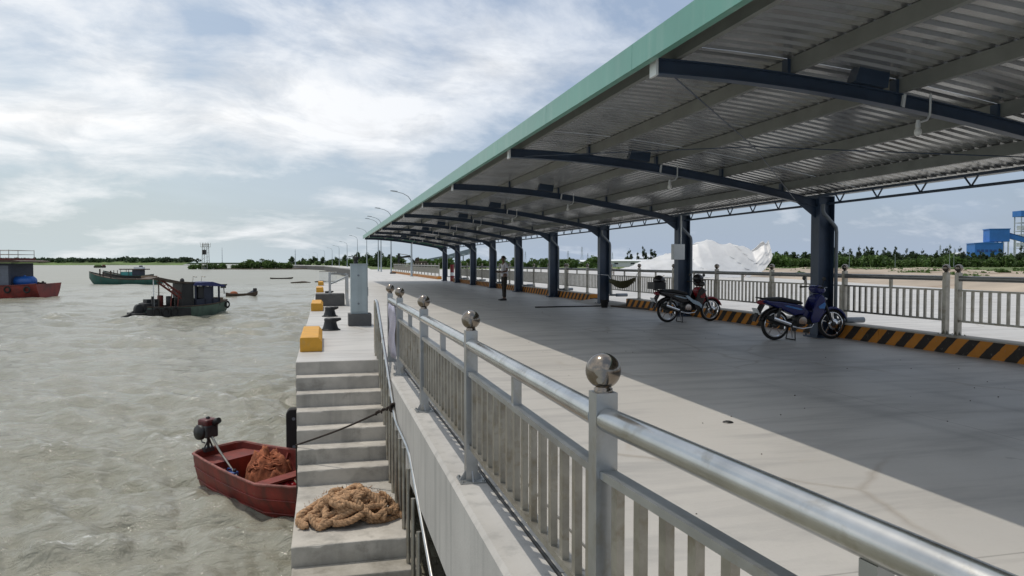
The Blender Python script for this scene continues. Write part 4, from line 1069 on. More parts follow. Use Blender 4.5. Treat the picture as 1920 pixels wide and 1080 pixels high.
b1=motorbike('black and red motorbike with pale side strip parked beside the fence',(8.24,16.98,0),R(4),'paint_black','paint_red','paint_pale',True)
q=lambda x,y,z: tuple(b1.matrix_basis@Vector((x,y,z)))
CR=thing('luggage_crate','black crate strapped on the tail of the black and red motorbike','crate',q(-0.30,0,0.828),R(4))
MB().box(-0.16,0.16,-0.17,0.17,0,0.02).build('bottom','black',CR)
for a,b_,c,d_ in ((-0.16,-0.145,-0.17,0.17),(0.145,0.16,-0.17,0.17),(-0.145,0.145,-0.17,-0.155),(-0.145,0.145,0.155,0.17)):
    MB().box(a,b_,c,d_,0.02,0.17).build('side','black',CR)
HM=thing('helmet','dark round helmet resting on the crate of the black and red motorbike','helmet',q(-0.24,0,1.0),R(4))
MB().sphere((0,0,0.04),0.135,18,12,sc=(1.1,0.95,0.95)).build('shell','paint_black',HM)
MB().prism([(0.08,0.05),(0.19,0.03),(0.19,0.02),(0.08,0.01)],-0.09,0.09,'y').build('peak','black',HM,bevel=0.004)
HM2=thing('helmet','black helmet hung on the handlebar of the black and red motorbike','helmet',q(0.80,-0.10,1.02),R(4))
MB().sphere((0,0,0.06),0.125,18,12,sc=(1.1,0.95,0.95)).build('shell','paint_black',HM2)
MB().prism([(0.06,0.05),(0.17,0.02),(0.17,0.01),(0.06,0.0)],-0.085,0.085,'y').build('visor','black',HM2,bevel=0.004)

# ------------------------------------------------------------------ the standing man
def skin_mesh(name, nodes, edges, m, parent, sub=2, root=0):
    me=bpy.data.meshes.new(name); me.from_pydata([n[0] for n in nodes],edges,[]); me.update()
    o=bpy.data.objects.new(name,me); COL.objects.link(o)
    o.modifiers.new('skin','SKIN').use_smooth_shade=True
    for i,n in enumerate(nodes):
        r=n[1]; me.skin_vertices[0].data[i].radius=(r,r) if not hasattr(r,'__len__') else r
        me.skin_vertices[0].data[i].use_root=(i==root)
    s=o.modifiers.new('sub','SUBSURF'); s.levels=sub; s.render_levels=sub
    dg=bpy.context.evaluated_depsgraph_get(); ev=bpy.data.meshes.new_from_object(o.evaluated_get(dg))
    for p in ev.polygons: p.use_smooth=True
    ev.materials.clear(); ev.materials.append(M[m]); ev.name=name
    o.modifiers.clear(); o.data=ev; bpy.data.meshes.remove(me)
    o.parent=parent; return o
def man():
    # faces local -x; y is sideways
    T=thing('person','man in pale grey shirt and dark trousers standing in the shade looking down','person',(6.86,28.55,0),R(12))
    N=[];E=[]
    def nd(x,y,z,r,link=None):
        N.append(((x,y,z),r)); i=len(N)-1
        if link is not None: E.append((link,i))
        return i
    pel=nd(0.0,0,0.95,(0.10,0.14)); wa=nd(0.01,0,1.12,(0.085,0.12),pel); ch=nd(0.015,0,1.32,(0.10,0.145),wa); sh=nd(0.01,0,1.44,(0.075,0.11),ch)
    ne=nd(-0.02,0,1.51,0.052,sh); j=nd(-0.045,0,1.565,0.06,ne); hd=nd(-0.055,0,1.64,0.083,j); tp=nd(-0.045,0,1.71,0.065,hd)
    wrist={}
    for s in (-1,1):
        a=nd(0.015,s*0.155,1.425,0.055,sh); e=nd(0.03,s*0.215,1.16,0.040,a); wv=nd(-0.19,s*0.115,1.11,0.028,e); p=nd(-0.265,s*0.08,1.125,(0.022,0.032),wv); wrist[s]=(p,wv)
        for k in range(4):
            y=s*(0.08+0.026-0.018*k); L=(0.030,0.036,0.034,0.028)[k]
            f1=nd(-0.30,y,1.125,0.0095,p); f2=nd(-0.30-L,y-s*0.012,1.115,0.0085,f1); nd(-0.30-L*1.25,y-s*0.03,1.100,0.0075,f2)
        t1=nd(-0.255,s*0.045,1.145,0.011,p); nd(-0.285,s*0.03,1.152,0.009,t1)
        h=nd(0.0,s*0.09,0.88,0.085,pel); kx=(-0.03 if s<0 else 0.02); kn=nd(kx,s*0.10,0.49,0.055,h); an=nd(kx+0.01,s*0.11,0.09,0.036,kn); he=nd(kx+0.02,s*0.11,0.045,0.034,an); bl=nd(kx-0.10,s*0.12,0.03,(0.024,0.038),he); nd(kx-0.18,s*0.125,0.025,(0.018,0.034),bl)
    skin_mesh('body',N,E,'skin',T)
    # face: nose, ears, brow, mouth
    MB().sphere((-0.145,0,1.625),0.017,8,6,sc=(1,0.8,1.5)).build('nose','skin',T)
    for s in (-1,1):
        MB().sphere((-0.045,s*0.083,1.635),0.026,8,6,sc=(0.7,0.35,1.2)).build('ear','skin',T)
        MB().sphere((-0.128,s*0.033,1.655),0.010,8,6).build('eye','black',T)
    MB().box(-0.138,-0.126,-0.022,0.022,1.583,1.590).build('mouth','trousers',T)
    v=MB().sphere((-0.035,0,1.665),0.098,18,12,sc=(1.05,0.92,0.95)); 
    hair=MB(); keep=[f for f in v.f if all(v.v[i][2]>1.635+0.55*max(0,-(v.v[i][0]+0.05)) for i in f)]
    hair.v=v.v; hair.f=keep; hair.sm=[True]*len(keep); hair.mi=[0]*len(keep); hair.build('hair','hair',T)
    N.clear();E.clear()
    a=nd(0.005,0,0.90,(0.125,0.172)); b_=nd(0.01,0,1.05,(0.115,0.16),a); c=nd(0.015,0,1.30,(0.118,0.165),b_); d_=nd(0.012,0,1.435,(0.085,0.13),c); nd(-0.01,0,1.49,0.06,d_)
    for s in (-1,1):
        u=nd(0.017,s*0.16,1.425,0.068,d_); nd(0.026,s*0.20,1.25,0.062,u)
    skin_mesh('shirt',N,E,'shirt',T)
    N.clear();E.clear()
    a=nd(0.0,0,0.98,(0.115,0.155)); b_=nd(0,0,0.90,(0.115,0.155),a)
    for s in (-1,1):
        kx=(-0.03 if s<0 else 0.02); h=nd(0.0,s*0.092,0.82,0.095,b_); k=nd(kx,s*0.10,0.49,0.072,h); nd(kx+0.01,s*0.11,0.11,0.058,k)
    skin_mesh('trousers',N,E,'trousers',T)
    for s in (-1,1):
        kx=(-0.03 if s<0 else 0.02)
        MB().prism([(kx+0.065,0.0),(kx+0.07,0.07),(kx+0.02,0.085),(kx-0.08,0.06),(kx-0.19,0.045),(kx-0.215,0.02),(kx-0.21,0.0)],s*0.115-0.048,s*0.115+0.048,'y').build('shoe','black',T,bevel=0.012)
    return T
T=man()
tag(MB().box(-0.065,0.065,-0.036,0.036,-0.005,0.005).build('phone','black',None,loc=tuple(T.matrix_basis@Vector((-0.315,0.02,1.135))),rot=(0,R(25),R(12)),bevel=0.003),'dark phone held in the standing man\'s hands','phone')

# hammock, bucket, plank, bar
def hammock():
    A=Vector((9.72,24.77,1.05)); B=Vector((10.03,22.86,1.14))
    T=thing('hammock','khaki cloth hammock slung between canopy column and fence post','hammock',tuple(A))
    v=[];f=[];n=24;m=13
    side=(B-A).cross(Vector((0,0,1))).normalized()
    for i in range(n):
        t=i/(n-1); p=A.lerp(B,0.10+0.80*t); sag=0.50*math.sin(PI*(0.10+0.8*t))
        wdt=0.05+0.42*math.sin(PI*t)**0.7
        for j in range(m):
            u=j/(m-1)*2-1
            q_=p+side*(u*wdt*0.72)+Vector((0,0,-sag*(1-0.55*u*u*math.sin(PI*t))+0.02*noise.noise(Vector((t*9,u*3,1)))))
            v.append(tuple(q_-A))
    for i in range(n-1):
        for j in range(m-1): f.append((i*m+j,i*m+j+1,(i+1)*m+j+1,(i+1)*m+j))
    o=MB().add(v,f,True).build('cloth','khaki',T); sd=o.modifiers.new('solidify','SOLIDIFY'); sd.thickness=0.006
    for t0,t1 in ((0,0.10),(0.9,1.0)):
        P0=A.lerp(B,t0)-A; P1=A.lerp(B,t1)-A; 
        if t0==0: P1=P1-Vector((0,0,0.50*math.sin(PI*0.10)))
        else: P0=P0-Vector((0,0,0.50*math.sin(PI*0.10)))
        MB().tube([P0,P1],0.010,6).build('cord','white_metal',T)
    MB().tube([(9.6-A.x+0.20*math.cos(a),24.9-A.y+0.17*math.sin(a),0.0+0.01*math.sin(a*2)) for a in np.linspace(0,2*PI,20)],0.012,6).build('tie','white_metal',T)
hammock()
BK=thing('bucket','small black bucket standing on the deck before the third nearest canopy column','bucket',(8.93,23.05,0))
MB().lathe([(0.0,0.0),(0.10,0.0),(0.135,0.24),(0.142,0.245),(0.142,0.25),(0.128,0.25),(0.095,0.012),(0,0.012)],20).build('pail','rubber',BK)
MB().tube([(0.14*math.cos(a),0.02,0.245+0.02*math.sin(a)) for a in np.linspace(0,PI,10)],0.005,6).build('handle','black',BK)
tag(MB().box(-1.0,1.0,-0.05,0.05,0,0.05).build('timber_plank','wood_dark',None,loc=(9.60,22.5,0.003),rot=(0,0,R(105)),bevel=0.004),'dark timber plank lying along the foot of the striped kerb','plank')
tag(MB().tube([(-1.6,0,0.02),(1.2,0.05,0.02)],0.02,8).build('steel_bar','rubber',None,loc=(8.3,23.6,0.002),rot=(0,0,R(2))),'thin dark bar lying across the deck by the bucket','bar')
tag(MB().lathe([(0.0,0.012),(0.03,0.012),(0.045,0.006),(0.05,0.0)],16).build('drain_cap','black',None,loc=(3.6,6.15,0.001)),'small black round cap on the sunlit deck','cap')
for i,y in enumerate((57.2,59.6)):
    B_=thing('barrier_post','red and white barrier post '+('left of' if i else 'right of')+' its twin between the farthest canopy columns','barrier post',(10.0,y,0),0,'barrier posts at the gate')
    MB().lathe([(0.0,1.35),(0.16,1.35),(0.16,0.0)],14).build('tube','red_white' if i else 'white_metal',B_)
    MB().lathe([(0.164,0.45),(0.164,0.70)],14).build('band','white_metal' if i else 'red_white',B_)

# ================================================================== VEGETATION
def leaf_mesh(name, clumps, n, size, m, seed, flat=0.0, droop=0.0):
    """many leaf-sized quads scattered through clumps (centre, radius xyz)"""
    g=np.random.default_rng(seed); V=[];Fc=[]
    cs=np.array([c for c,_ in clumps],float); rs=np.array([r if hasattr(r,'__len__') else (r,r,r) for _,r in clumps],float)
    vol=rs.prod(1)**(2/3); pick=g.choice(len(clumps),n,p=vol/vol.sum())
    d=g.normal(size=(n,3)); d/=np.linalg.norm(d,axis=1)[:,None]
    rad=g.uniform(0.35,1.0,n)**0.6
    P=cs[pick]+d*rs[pick]*rad[:,None]
    a=g.normal(size=(n,3)); a[:,2]*=(1-flat); a/=np.linalg.norm(a,axis=1)[:,None]
    b_=np.cross(a,g.normal(size=(n,3))); b_/=np.linalg.norm(b_,axis=1)[:,None]
    if droop: a=a*(1-droop)+np.array([0.12,0,1.0])*droop; a/=np.linalg.norm(a,axis=1)[:,None]; b_=np.cross(a,g.normal(size=(n,3))); b_/=np.linalg.norm(b_,axis=1)[:,None]
    s=size*g.uniform(0.6,1.4,n)[:,None]; w=s*(0.28 if droop else 0.55)
    q=np.stack([P-a*s-b_*w*0.4,P-a*s*0.1+b_*w,P+a*s,P-a*s*0.1-b_*w],1).reshape(-1,3)
    me=bpy.data.meshes.new(name); me.vertices.add(4*n); me.vertices.foreach_set('co',q.ravel())
    me.loops.add(4*n); me.loops.foreach_set('vertex_index',np.arange(4*n)); me.polygons.add(n)
    me.polygons.foreach_set('loop_start',np.arange(0,4*n,4)); me.polygons.foreach_set('loop_total',np.full(n,4)); me.update(calc_edges=True)
    me.materials.append(M[m]); return me
def tree_proto(kind, seed):
    rg=random.Random(seed)
    if kind=='casuarina':     # narrow, ragged, wispy
        H=7.5; cl_=[]
        for i in range(34):
            t=rg.random()**0.9; z=0.9+t*(H-1.1); r=(1.7*(1-t)+0.28)*rg.uniform(0.6,1.2)
            a=rg.uniform(0,6.3); o=r*rg.uniform(0.3,0.9); cl_.append(((o*math.cos(a)+0.10*(z-3),o*math.sin(a),z),(r*0.42,r*0.42,r*0.62)))
        crown=leaf_mesh('crown',cl_,2200,0.27,'leaf_dark',seed,droop=0.45)
        tr=MB().tube([(0,0,-0.3),(0.02,0,2),(0.15,0.05,4.5),(0.35,0,H-0.5)],[0.16,0.13,0.08,0.02],7)
        for i in range(7):
            z=1.6+i*0.75; a=i*2.4; tr.tube([(0.05*z*0.5,0,z),(0.9*math.cos(a)*(1-z/9),0.9*math.sin(a)*(1-z/9),z+0.6)],[0.05,0.015],5,cap=False)
        return crown,tr.mesh('trunk')
    if kind=='bush':
        cl_=[]
        for i in range(16):
            a=rg.uniform(0,6.3); o=rg.uniform(0,1.25); cl_.append(((o*math.cos(a),o*math.sin(a)*0.8,rg.uniform(0.45,1.75-0.5*o)),rg.uniform(0.35,0.7)))
        crown=leaf_mesh('crown',cl_,560,0.24,'leaf_mid',seed)
        tr=MB()
        for i in range(5):
            a=i*1.3; tr.tube([(0.05*math.cos(a),0.05*math.sin(a),-0.2),(0.6*math.cos(a),0.6*math.sin(a),1.1)],[0.05,0.02],5,cap=False)
        return crown,tr.mesh('trunk')
    if kind=='round':
        cl_=[]
        for i in range(22):
            a=rg.uniform(0,6.3); o=rg.uniform(0,1.9); cl_.append(((o*math.cos(a),o*math.sin(a),rg.uniform(1.6,4.9-0.8*o)),rg.uniform(0.55,1.05)))
        crown=leaf_mesh('crown',cl_,760,0.36,'leaf_dark',seed)
        tr=MB().tube([(0,0,-0.4),(0.1,0,1.5),(0,0.1,3.2)],[0.2,0.15,0.05],7)
        for i in range(5):
            a=i*1.26; tr.tube([(0.05,0,1.4),(1.2*math.cos(a),1.2*math.sin(a),3.0)],[0.08,0.03],5,cap=False)
        return crown,tr.mesh('trunk')
    if kind=='palm':
        H=6.0; tr=MB().tube([(0,0,-0.4),(0.15,0,2),(0.35,0,4),(0.4,0,H)],[0.2,0.15,0.13,0.12],8)
        v=[];f=[]
        for k in range(17):
            a=k*2.4; el=rg.uniform(-0.1,1.0); L=rg.uniform(2.0,2.8)
            for i in range(9):
                t=i/8; rr=L*t*math.cos(el*0.8); z=H+L*(math.sin(el)*t-0.75*t*t); 
                x=0.4+rr*math.cos(a); y=rr*math.sin(a); ww=0.42*math.sin(PI*min(1,0.12+0.88*t))
                for s in (-1,1): v.append((x-ww*s*math.sin(a),y+ww*s*math.cos(a),z-0.25*ww))
            o=len(v)-18
            for i in range(8): f.append((o+2*i,o+2*i+1,o+2*i+3,o+2*i+2))
        me=MB().add(v,f).mesh('crown',False); me.materials.append(M['leaf_dark']); return me,tr.mesh('trunk')
PROTO={k:[tree_proto(k,s) for s in ss] for k,ss in {'casuarina':(1,2,3,4),'bush':(11,12,13,14),'round':(21,22,23),'palm':(31,)}.items()}
TR=random.Random(42)
def plant(kind, name, label, cat, p, sc, group=None, squash=1.0):
    crown,trunk=TR.choice(PROTO[kind])
    if not trunk.materials: trunk.materials.append(M['trunk'])
    T=thing(name,label,cat,tuple(p),TR.uniform(0,6.28),group); T.scale=(sc,sc,sc*squash)
    for n_,me in (('trunk',trunk),('crown',crown)):
        o=bpy.data.objects.new(n_,me); COL.objects.link(o); o.parent=T
    return T
def px(x,zc): return (x-960)/1400*zc
# casuarina belt beyond the sand
for i in range(60):
    x=1470+i*8.0+TR.uniform(-4,4); zc=TR.uniform(285,335)
    hgt=TR.choice((0.72,0.85,0.95,1.0,1.15))*TR.uniform(0.92,1.08)*(1.0 if x>1530 else 0.62)
    plant('casuarina','casuarina_tree','dark feathery casuarina tree in the long belt beyond the sand flat','tree',site(px(x,zc),zc,-0.1),hgt,'casuarina belt beyond the sand flat')
for i in range(44):
    x=1465+i*10.9+TR.uniform(-6,6); zc=TR.uniform(280,330)
    plant('round','broadleaf_tree','dark round-crowned tree among the casuarinas of the belt beyond the sand','tree',site(px(x,zc),zc,-0.1),TR.uniform(0.75,1.25),'broadleaf trees in the belt beyond the sand')
for i in range(46):
    x=1440+i*11+TR.uniform(-5,5); zc=TR.uniform(262,284)
    plant('bush','green_bush','bright green bush growing in front of the casuarina belt','bush',site(px(x,zc),zc,-0.1),TR.uniform(1.3,2.6),'bushes before the casuarina belt')
for i,(x,zc,s) in enumerate(((1176,430,1.15),(1182,430,1.3),(1196,430,1.1),(1207,430,1.5),(1222,430,1.35),(1228,430,1.2))):
    plant('casuarina','casuarina_tree',('leftmost','second','third','fourth and tallest','fifth','rightmost')[i]+' dark tree of the small clump left of the white tarpaulin','tree',site(px(x,zc),zc,0),s,'tree clump left of the white tarpaulin')
for i in range(40):
    x=775+i*9.2+TR.uniform(-4,4); zc=TR.uniform(190,290)
    plant('bush','green_bush','green bush on the grassland seen between the canopy columns','bush',site(px(x,zc),zc,-0.1),TR.uniform(0.9,1.7),'bushes seen between the canopy columns')
for i in range(30):
    x=545+i*6.9+TR.uniform(-3,3); zc=float(np.interp(x,[540,600,690,750],[560,460,300,230]))+TR.uniform(0,30)
    plant('round' if i%3==0 else 'bush','shoreline_tree','green tree in the row behind the curved sea wall','tree',site(px(x,zc),zc,-0.1),TR.uniform(0.9,1.3)*(1.0 if i%3==0 else 1.7),'trees behind the curved sea wall')
for i,(x,s) in enumerate(((437,.55),(447,.62),(456,.85),(467,.8),(476,1.15),(483,1.05),(499,.85),(507,1.1),(515,1.05),(524,.8),(533,.85),(541,.75))):
    plant('bush','mangrove_tree','dark green mangrove on the low spit left of the sea wall','tree',site(px(x,450),450+TR.uniform(-8,10),-2.4),s*2.7,'mangroves on the low spit')
plant('palm','palm_tree','lone dark palm rising above the mangroves on the low spit','palm',site(px(491,452),452,-1.9),0.95)
for i in range(9):
    x=358+i*8+TR.uniform(-3,3)
    plant('bush','mangrove_tree','low dark mangrove around the foot of the beacon tower','tree',site(px(x,444),444+TR.uniform(-3,5),-2.5),TR.uniform(1.5,2.2),'mangroves at the beacon tower')
for i,(x,y,s) in enumerate(((1670,506,1.0),(1688,505,.6),(1760,506,.4),(1600,503,.7),(1880,514,.7),(1462,517,.5),(1502,516,.5),(1905,506,.5))):
    zc=1.3*1400/(y-493)
    plant('bush','scrub_bush','low scrub bush on the sand flat, '+('largest one right of the nearest column','small one beside the largest scrub bush','the one before the factory end of the trees','the one just right of the nearest column','the near one at the right edge','the near one just right of the tarpaulin','second one right of the tarpaulin','tiny one farthest right')[i],'bush',site(px(x,zc),zc,0.15),s*0.75,'scrub on the sand flat',0.6)
# far wood on the opposite bank: one mass
cl_=[]; g=random.Random(9)
for i in range(420):
    xx=g.uniform(-1480,-585); hh=6.5+4.5*noise.noise(Vector((xx*0.012,1,2)))+2.5*noise.noise(Vector((xx*0.06,4,2)))+g.uniform(-1,1.2)
    cl_.append((tuple(site(xx,1375+g.uniform(-20,30),max(1.5,hh*0.5)+3.0)),(g.uniform(5,9),g.uniform(5,9),max(2,hh*0.55))))
o=bpy.data.objects.new('far_wood',leaf_mesh('far_wood',cl_,20000,2.4,'leaf_far',77)); COL.objects.link(o)
tag(o,'distant dark green wood along the opposite river bank','wood',kind='stuff')
gt=[]; g=random.Random(19)
for i in range(900):
    xx=g.uniform(48,124); yy=g.uniform(-20,158)
    if g.random() > (xx-30)/95 or noise.noise(Vector((xx*0.07,yy*0.05,6)))<-0.12: continue
    gt.append(((xx,yy,0.30),(g.uniform(0.4,1.6),g.uniform(0.4,1.6),g.uniform(0.12,0.32))))
o=bpy.data.objects.new('sand_grass',leaf_mesh('sand_grass',gt,12000,0.24,'leaf_mid',55)); COL.objects.link(o)
tag(o,'thin green grass and weeds scattered over the sand flat','grass',kind='stuff')
gm=MB(); g=random.Random(23)
for i in range(130):
    xx=g.uniform(1.4,9.6); yy=2+g.random()**1.5*26; r_=g.uniform(0.003,0.008)
    gm.sphere((xx,yy,r_*0.6),r_,6,4,sc=(g.uniform(0.8,1.6),g.uniform(0.8,1.6),0.7))
tag(gm.build('grit','wood_dark',None),'scattered dark grit lying on the deck concrete','grit',kind='stuff')
# ================================================================== BOATS ON THE RIVER
def long_hull(L,W,rim,bow,stern,mname,T,deck='wood_dark',keel=-0.4,n=17,stripe=None,bowlen=0.22):
    st=[]
    for i in range(n):
        t=i/(n-1); wv=W/2*min(1,(0.30+0.70*min(1,t/0.15)))*(1-max(0,(t-(1-bowlen))/bowlen)**2*0.97)
        z=rim+ (bow-rim)*max(0,(t-0.35)/0.65)**2.2 + (stern-rim)*max(0,(0.3-t)/0.3)**2
        kz=keel+ (max(0,(t-0.82)/0.18))**2*(bow-keel)*0.55
        st.append((L*t+ (0.9 if i==n-1 else 0)*0,max(0.03,wv),max(0.02,wv*0.62),z,kz))
    v,f=hull(st,6); MB().add(v,f,True).build('hull',mname,T)
    m=12; dv=[];df=[]
    for i in range(n):
        for s in (0,m-1): p=v[i*m+s]; dv.append((p[0],p[1]*0.96,p[2]-0.16))
    for i in range(n-1): df.append((2*i,2*i+1,2*i+3,2*i+2))
    MB().add(dv,df).build('deck_boards',deck,T)
    r=MB()
    for s in (0,m-1): r.tube([v[i*m+s] for i in range(n)],0.05,6)
    r.build('rub_rail',stripe or 'wood_dark',T)
    return st
def boat(name,label,right,fwd,heading,group=None,cat='boat'):
    """heading: angle in the site frame (0 = to the right)"""
    p=site(right,fwd,WZ); return thing(name,label,cat,tuple(p),heading-YAW,group)

# red work barge, far left
B=boat('work_barge','large red work barge with dark cabin and blue tank at the left edge',-78.4,82,0.02,cat='barge')
st=[(0,2.6,2.4,1.15,-0.5),(1.2,2.9,2.6,1.15,-0.6),(12,2.9,2.6,1.15,-0.6),(22,2.9,2.6,1.25,-0.6),(25.5,2.7,2.2,1.38,-0.5),(27.2,2.3,1.6,1.5,0.0)]
v,f=hull(st,6); MB().add(v,f).build('hull','hull_red_bright',B)
dv=[];df=[]
for i in range(len(st)):
    for s in (0,11): dv.append((v[i*12+s][0],v[i*12+s][1]*0.97,v[i*12+s][2]-0.18))
for i in range(len(st)-1): df.append((2*i,2*i+1,2*i+3,2*i+2))
MB().add(dv,df).build('deck_plate','rust_red',B)
r=MB()
for s in (0,11): r.tube([v[i*12+s] for i in range(len(st))],0.07,6)
r.build('rub_rail','rust_red',B)
MB().box(12.5,24.3,-2.0,2.0,1.0,3.75).build('cabin','cabin_dark',B)
for x0,x1 in ((23.0,24.1),(19.8,20.9),(16.5,18.0)):
    MB().box(x0,x1,-2.03,-2.0,1.4,3.5).build('panel','cabin_grey',B)
for x0 in (21.6,):
    MB().box(x0,x0+0.55,-2.04,-2.0,1.6,3.3).build('door','plaster',B)
MB().prism([(11.8,3.75),(25.2,3.82),(25.9,3.95),(25.0,4.06),(11.8,4.0)],-2.7,2.7,'y').build('roof','wood_dark',B)
MB().box(12,24.4,-2.3,2.3,4.07,4.3).build('roof_coaming','rust_red',B)
r=MB()
for z in (4.7,5.15): r.tube([(18.5,-2.2,z),(24.3,-2.2,z)],0.03,6).tube([(24.3,-2.2,z),(24.3,2.2,z)],0.03,6).tube([(18.5,2.2,z),(24.3,2.2,z)],0.03,6)
for x in (18.5,20.5,22.5,24.3):
    for y in (-2.2,2.2): r.tube([(x,y,4.3),(x,y,5.2)],0.035,6)
r.tube([(21.5,0,4.3),(21.5,0,5.6)],0.03,6); r.build('roof_railing','steel_dull',B)
MB().box(18.8,19.6,-0.8,0.3,4.3,5.1).lathe([(0.0,4.3),(0.45,4.3),(0.45,4.8),(0.25,5.0),(0,5.05)],12,(17.2,-0.8,0)).build('roof_gear','cabin_dark',B,bevel=0.05)
MB().lathe([(0.0,4.3),(0.5,4.3),(0.55,4.9),(0.3,5.2),(0,5.25)],12,(16.9,-1.2,0)).build('water_tank','steel_dull',B)
for x in (14,16,21.3,22.6): MB().tube([(x,-2.45,1.1),(x,-2.45,3.8)],0.05,6).build('stanchion','wood',B)
MB().tube([(25.3,0.6,1.2),(25.3,0.6,2.1)],0.06,6).build('deck_post','wood_dark',B)
tk=MB().lathe([(0.0,-1.15),(0.38,-1.12),(0.56,-0.9),(0.58,0.9),(0.4,1.12),(0,1.15)],20,(25.2,-1.0,1.75),'x'); tk.lathe([(0.12,0.5),(0.12,0.66),(0,0.68)],10,(25.2,-1.0,1.75)); tk.build('tank','blue_drum',B)
MB().box(25.9,26.6,-0.3,0.5,1.2,1.62).tube([(26.3,0.4,1.2),(26.3,0.4,1.75)],0.12,8).tube([(26.6,-0.9,1.2),(26.6,-0.9,1.7)],0.12,8).build('mooring_bitt','rope_dark',B)
for x in (24.4,26.4): MB().tube([(x+0.3*math.cos(a),-2.75+(0.12 if x>25 else 0),0.9+0.3*math.sin(a)) for a in np.linspace(0,2*PI,17)],0.09,8).build('tyre_fender','rubber',B)

# two green fishing boats
B=boat('fishing_boat','long green wooden fishing boat with high bow pointing left, nearer the barge',-62,132,PI-0.06,cat='boat',group=None)
long_hull(13.2,2.7,0.85,2.25,1.0,'hull_green',B)
for x,h in ((10.9,1.0),(11.5,1.5),(9.5,1.2)): MB().box(x-0.09,x+0.09,-0.5,-0.32,0.8,1.2+h).build('mooring_post','wood_dark',B)
MB().box(1.2,3.2,-0.9,0.9,0.8,1.5).build('hatch','wood',B)
MB().prism([(4.0,0.75),(8.5,0.75),(8.3,1.05),(4.2,1.05)],-0.8,0.8,'y').build('hold_cover','wood_dark',B)
B=boat('fishing_boat','green fishing boat with teal wheelhouse and dark roof, farther from the quay',-87.5,182,PI-0.05,cat='boat')
long_hull(12.5,2.9,0.7,1.9,1.05,'hull_dark',B,stripe='hull_green')
MB().box(4.6,7.6,-1.1,1.1,0.4,1.6).build('wheelhouse','hull_teal',B)
MB().box(2.6,4.6,-1.1,1.1,0.4,2.1).build('cabin','cabin_dark',B)
MB().prism([(1.6,2.12),(7.6,2.12),(7.7,2.35),(1.5,2.35)],-1.5,1.5,'y').build('roof','wood_dark',B)
for x in (7.4,5.4):
    for s in (-1,1): MB().tube([(x,s*1.2,0.7),(x,s*1.2,2.2)],0.06,6).build('post','wood_dark',B)
MB().box(2.4,4.4,-0.8,0.8,2.35,2.8).build('roof_crate','white_metal',B); MB().sphere((3.0,0,2.95),0.4,10,8,sc=(1.2,1,0.6)).build('roof_bundle','cabin_dark',B)
for x in (9.0,9.9): MB().box(x,x+0.12,-0.3,-0.18,0.9,2.0).build('mooring_post','wood_dark',B)
B=boat('fishing_boat','tiny far boat with green load before the opposite bank',-328,586,0.0)
long_hull(9.5,3.0,1.0,1.5,1.1,'hull_dark',B)
MB().sphere((3.3,0,1.3),1.6,12,8,sc=(2.0,0.8,0.9)).build('load','leaf_mid',B); MB().box(7.0,8.6,-0.9,0.9,0.9,2.3).build('wheelhouse','rust_red',B)

# sand dredger in the middle of the river view
B=boat('dredger_boat','dark dredging boat with red lattice boom and blue tarpaulin roof in mid river',-25.7,51.5,0.80,cat='boat'); B.scale=(0.69,0.80,0.98)
long_hull(9.0,2.7,0.72,1.05,0.75,'hull_grey',B,bowlen=0.30)
MB().box(0.1,4.4,-1.42,-1.30,-0.1,0.62).build('side_plank','hull_dark',B)
d_=MB(); d_.box(-0.9,0.6,-1.0,0.9,-0.05,0.35).lathe([(0.0,-0.25),(0.42,-0.25),(0.42,0.25),(0,0.25)],14,(-0.3,-0.4,0.55),'y').lathe([(0.0,-0.2),(0.3,-0.2),(0.3,0.2),(0,0.2)],12,(0.35,0.2,0.75),'y')
d_.box(0.1,1.5,-0.7,0.6,0.5,1.0).tube([(-0.6,0,0.4),(-1.2,0.1,0.12),(-1.7,0.1,0.02)],0.12,8).box(0.7,1.9,0.1,1.0,0.6,1.25); d_.build('dredge_machinery','hull_dark',B,bevel=0.03)
for k in range(3): MB().tube([(1.0+0.9*k+0.33*math.cos(a),-1.45,0.35+0.33*math.sin(a)) for a in np.linspace(0,2*PI,17)],0.09,8).build('tyre_fender','rubber',B)
MB().tube([(0.95,-0.9,0.5),(0.95,-0.9,2.75)],0.05,6).build('crane_post','white_metal',B)
MB().tube([(1.45,-0.9,0.6),(1.45,-0.9,2.8)],0.06,6).build('crane_post','wood_dark',B)
MB().box(0.75,0.93,-1.0,-0.8,0.5,1.5).build('winch_post','hull_dark',B)
bm2=MB(); A0=Vector((1.4,-0.9,2.5)); A1=Vector((4.4,-0.9,0.9))
for dz,dy in ((0,0),(0.35,0),(0,0.4),(0.35,0.4)): bm2.bar(A0+Vector((0,dy,dz)),A1+Vector((0,dy,dz)),0.07,0.07)
for i in range(6):
    a=A0.lerp(A1,i/6); c=A0.lerp(A1,(i+1)/6)
    bm2.bar(a,c+Vector((0,0,0.35)),0.045,0.045).bar(a+Vector((0,0.4,0.35)),c+Vector((0,0.4,0)),0.045,0.045)
bm2.build('lattice_boom','rust_red',B)
for x in (2.6,3.3): MB().bar((x,-0.85,0.7),(x+0.2,-0.85,1.9),0.09,0.09).build('boom_strut','rust_red',B)
MB().prism([(0.5,2.72),(1.3,2.86),(3.5,2.52),(5.8,2.42),(5.8,2.34),(3.5,2.38),(1.3,2.68)],-1.1,1.1,'y').build('canopy_roof','wood_dark',B)
MB().box(3.7,4.9,-1.05,1.05,0.6,2.36).build('cabin','hull_dark',B)
cb=MB(); 
for x in (5.1,6.1,6.9,7.6):
    for s in (-1,1): cb.box(x-0.09,x+0.09,s*0.95-0.05,s*0.95+0.05,0.7,2.2)
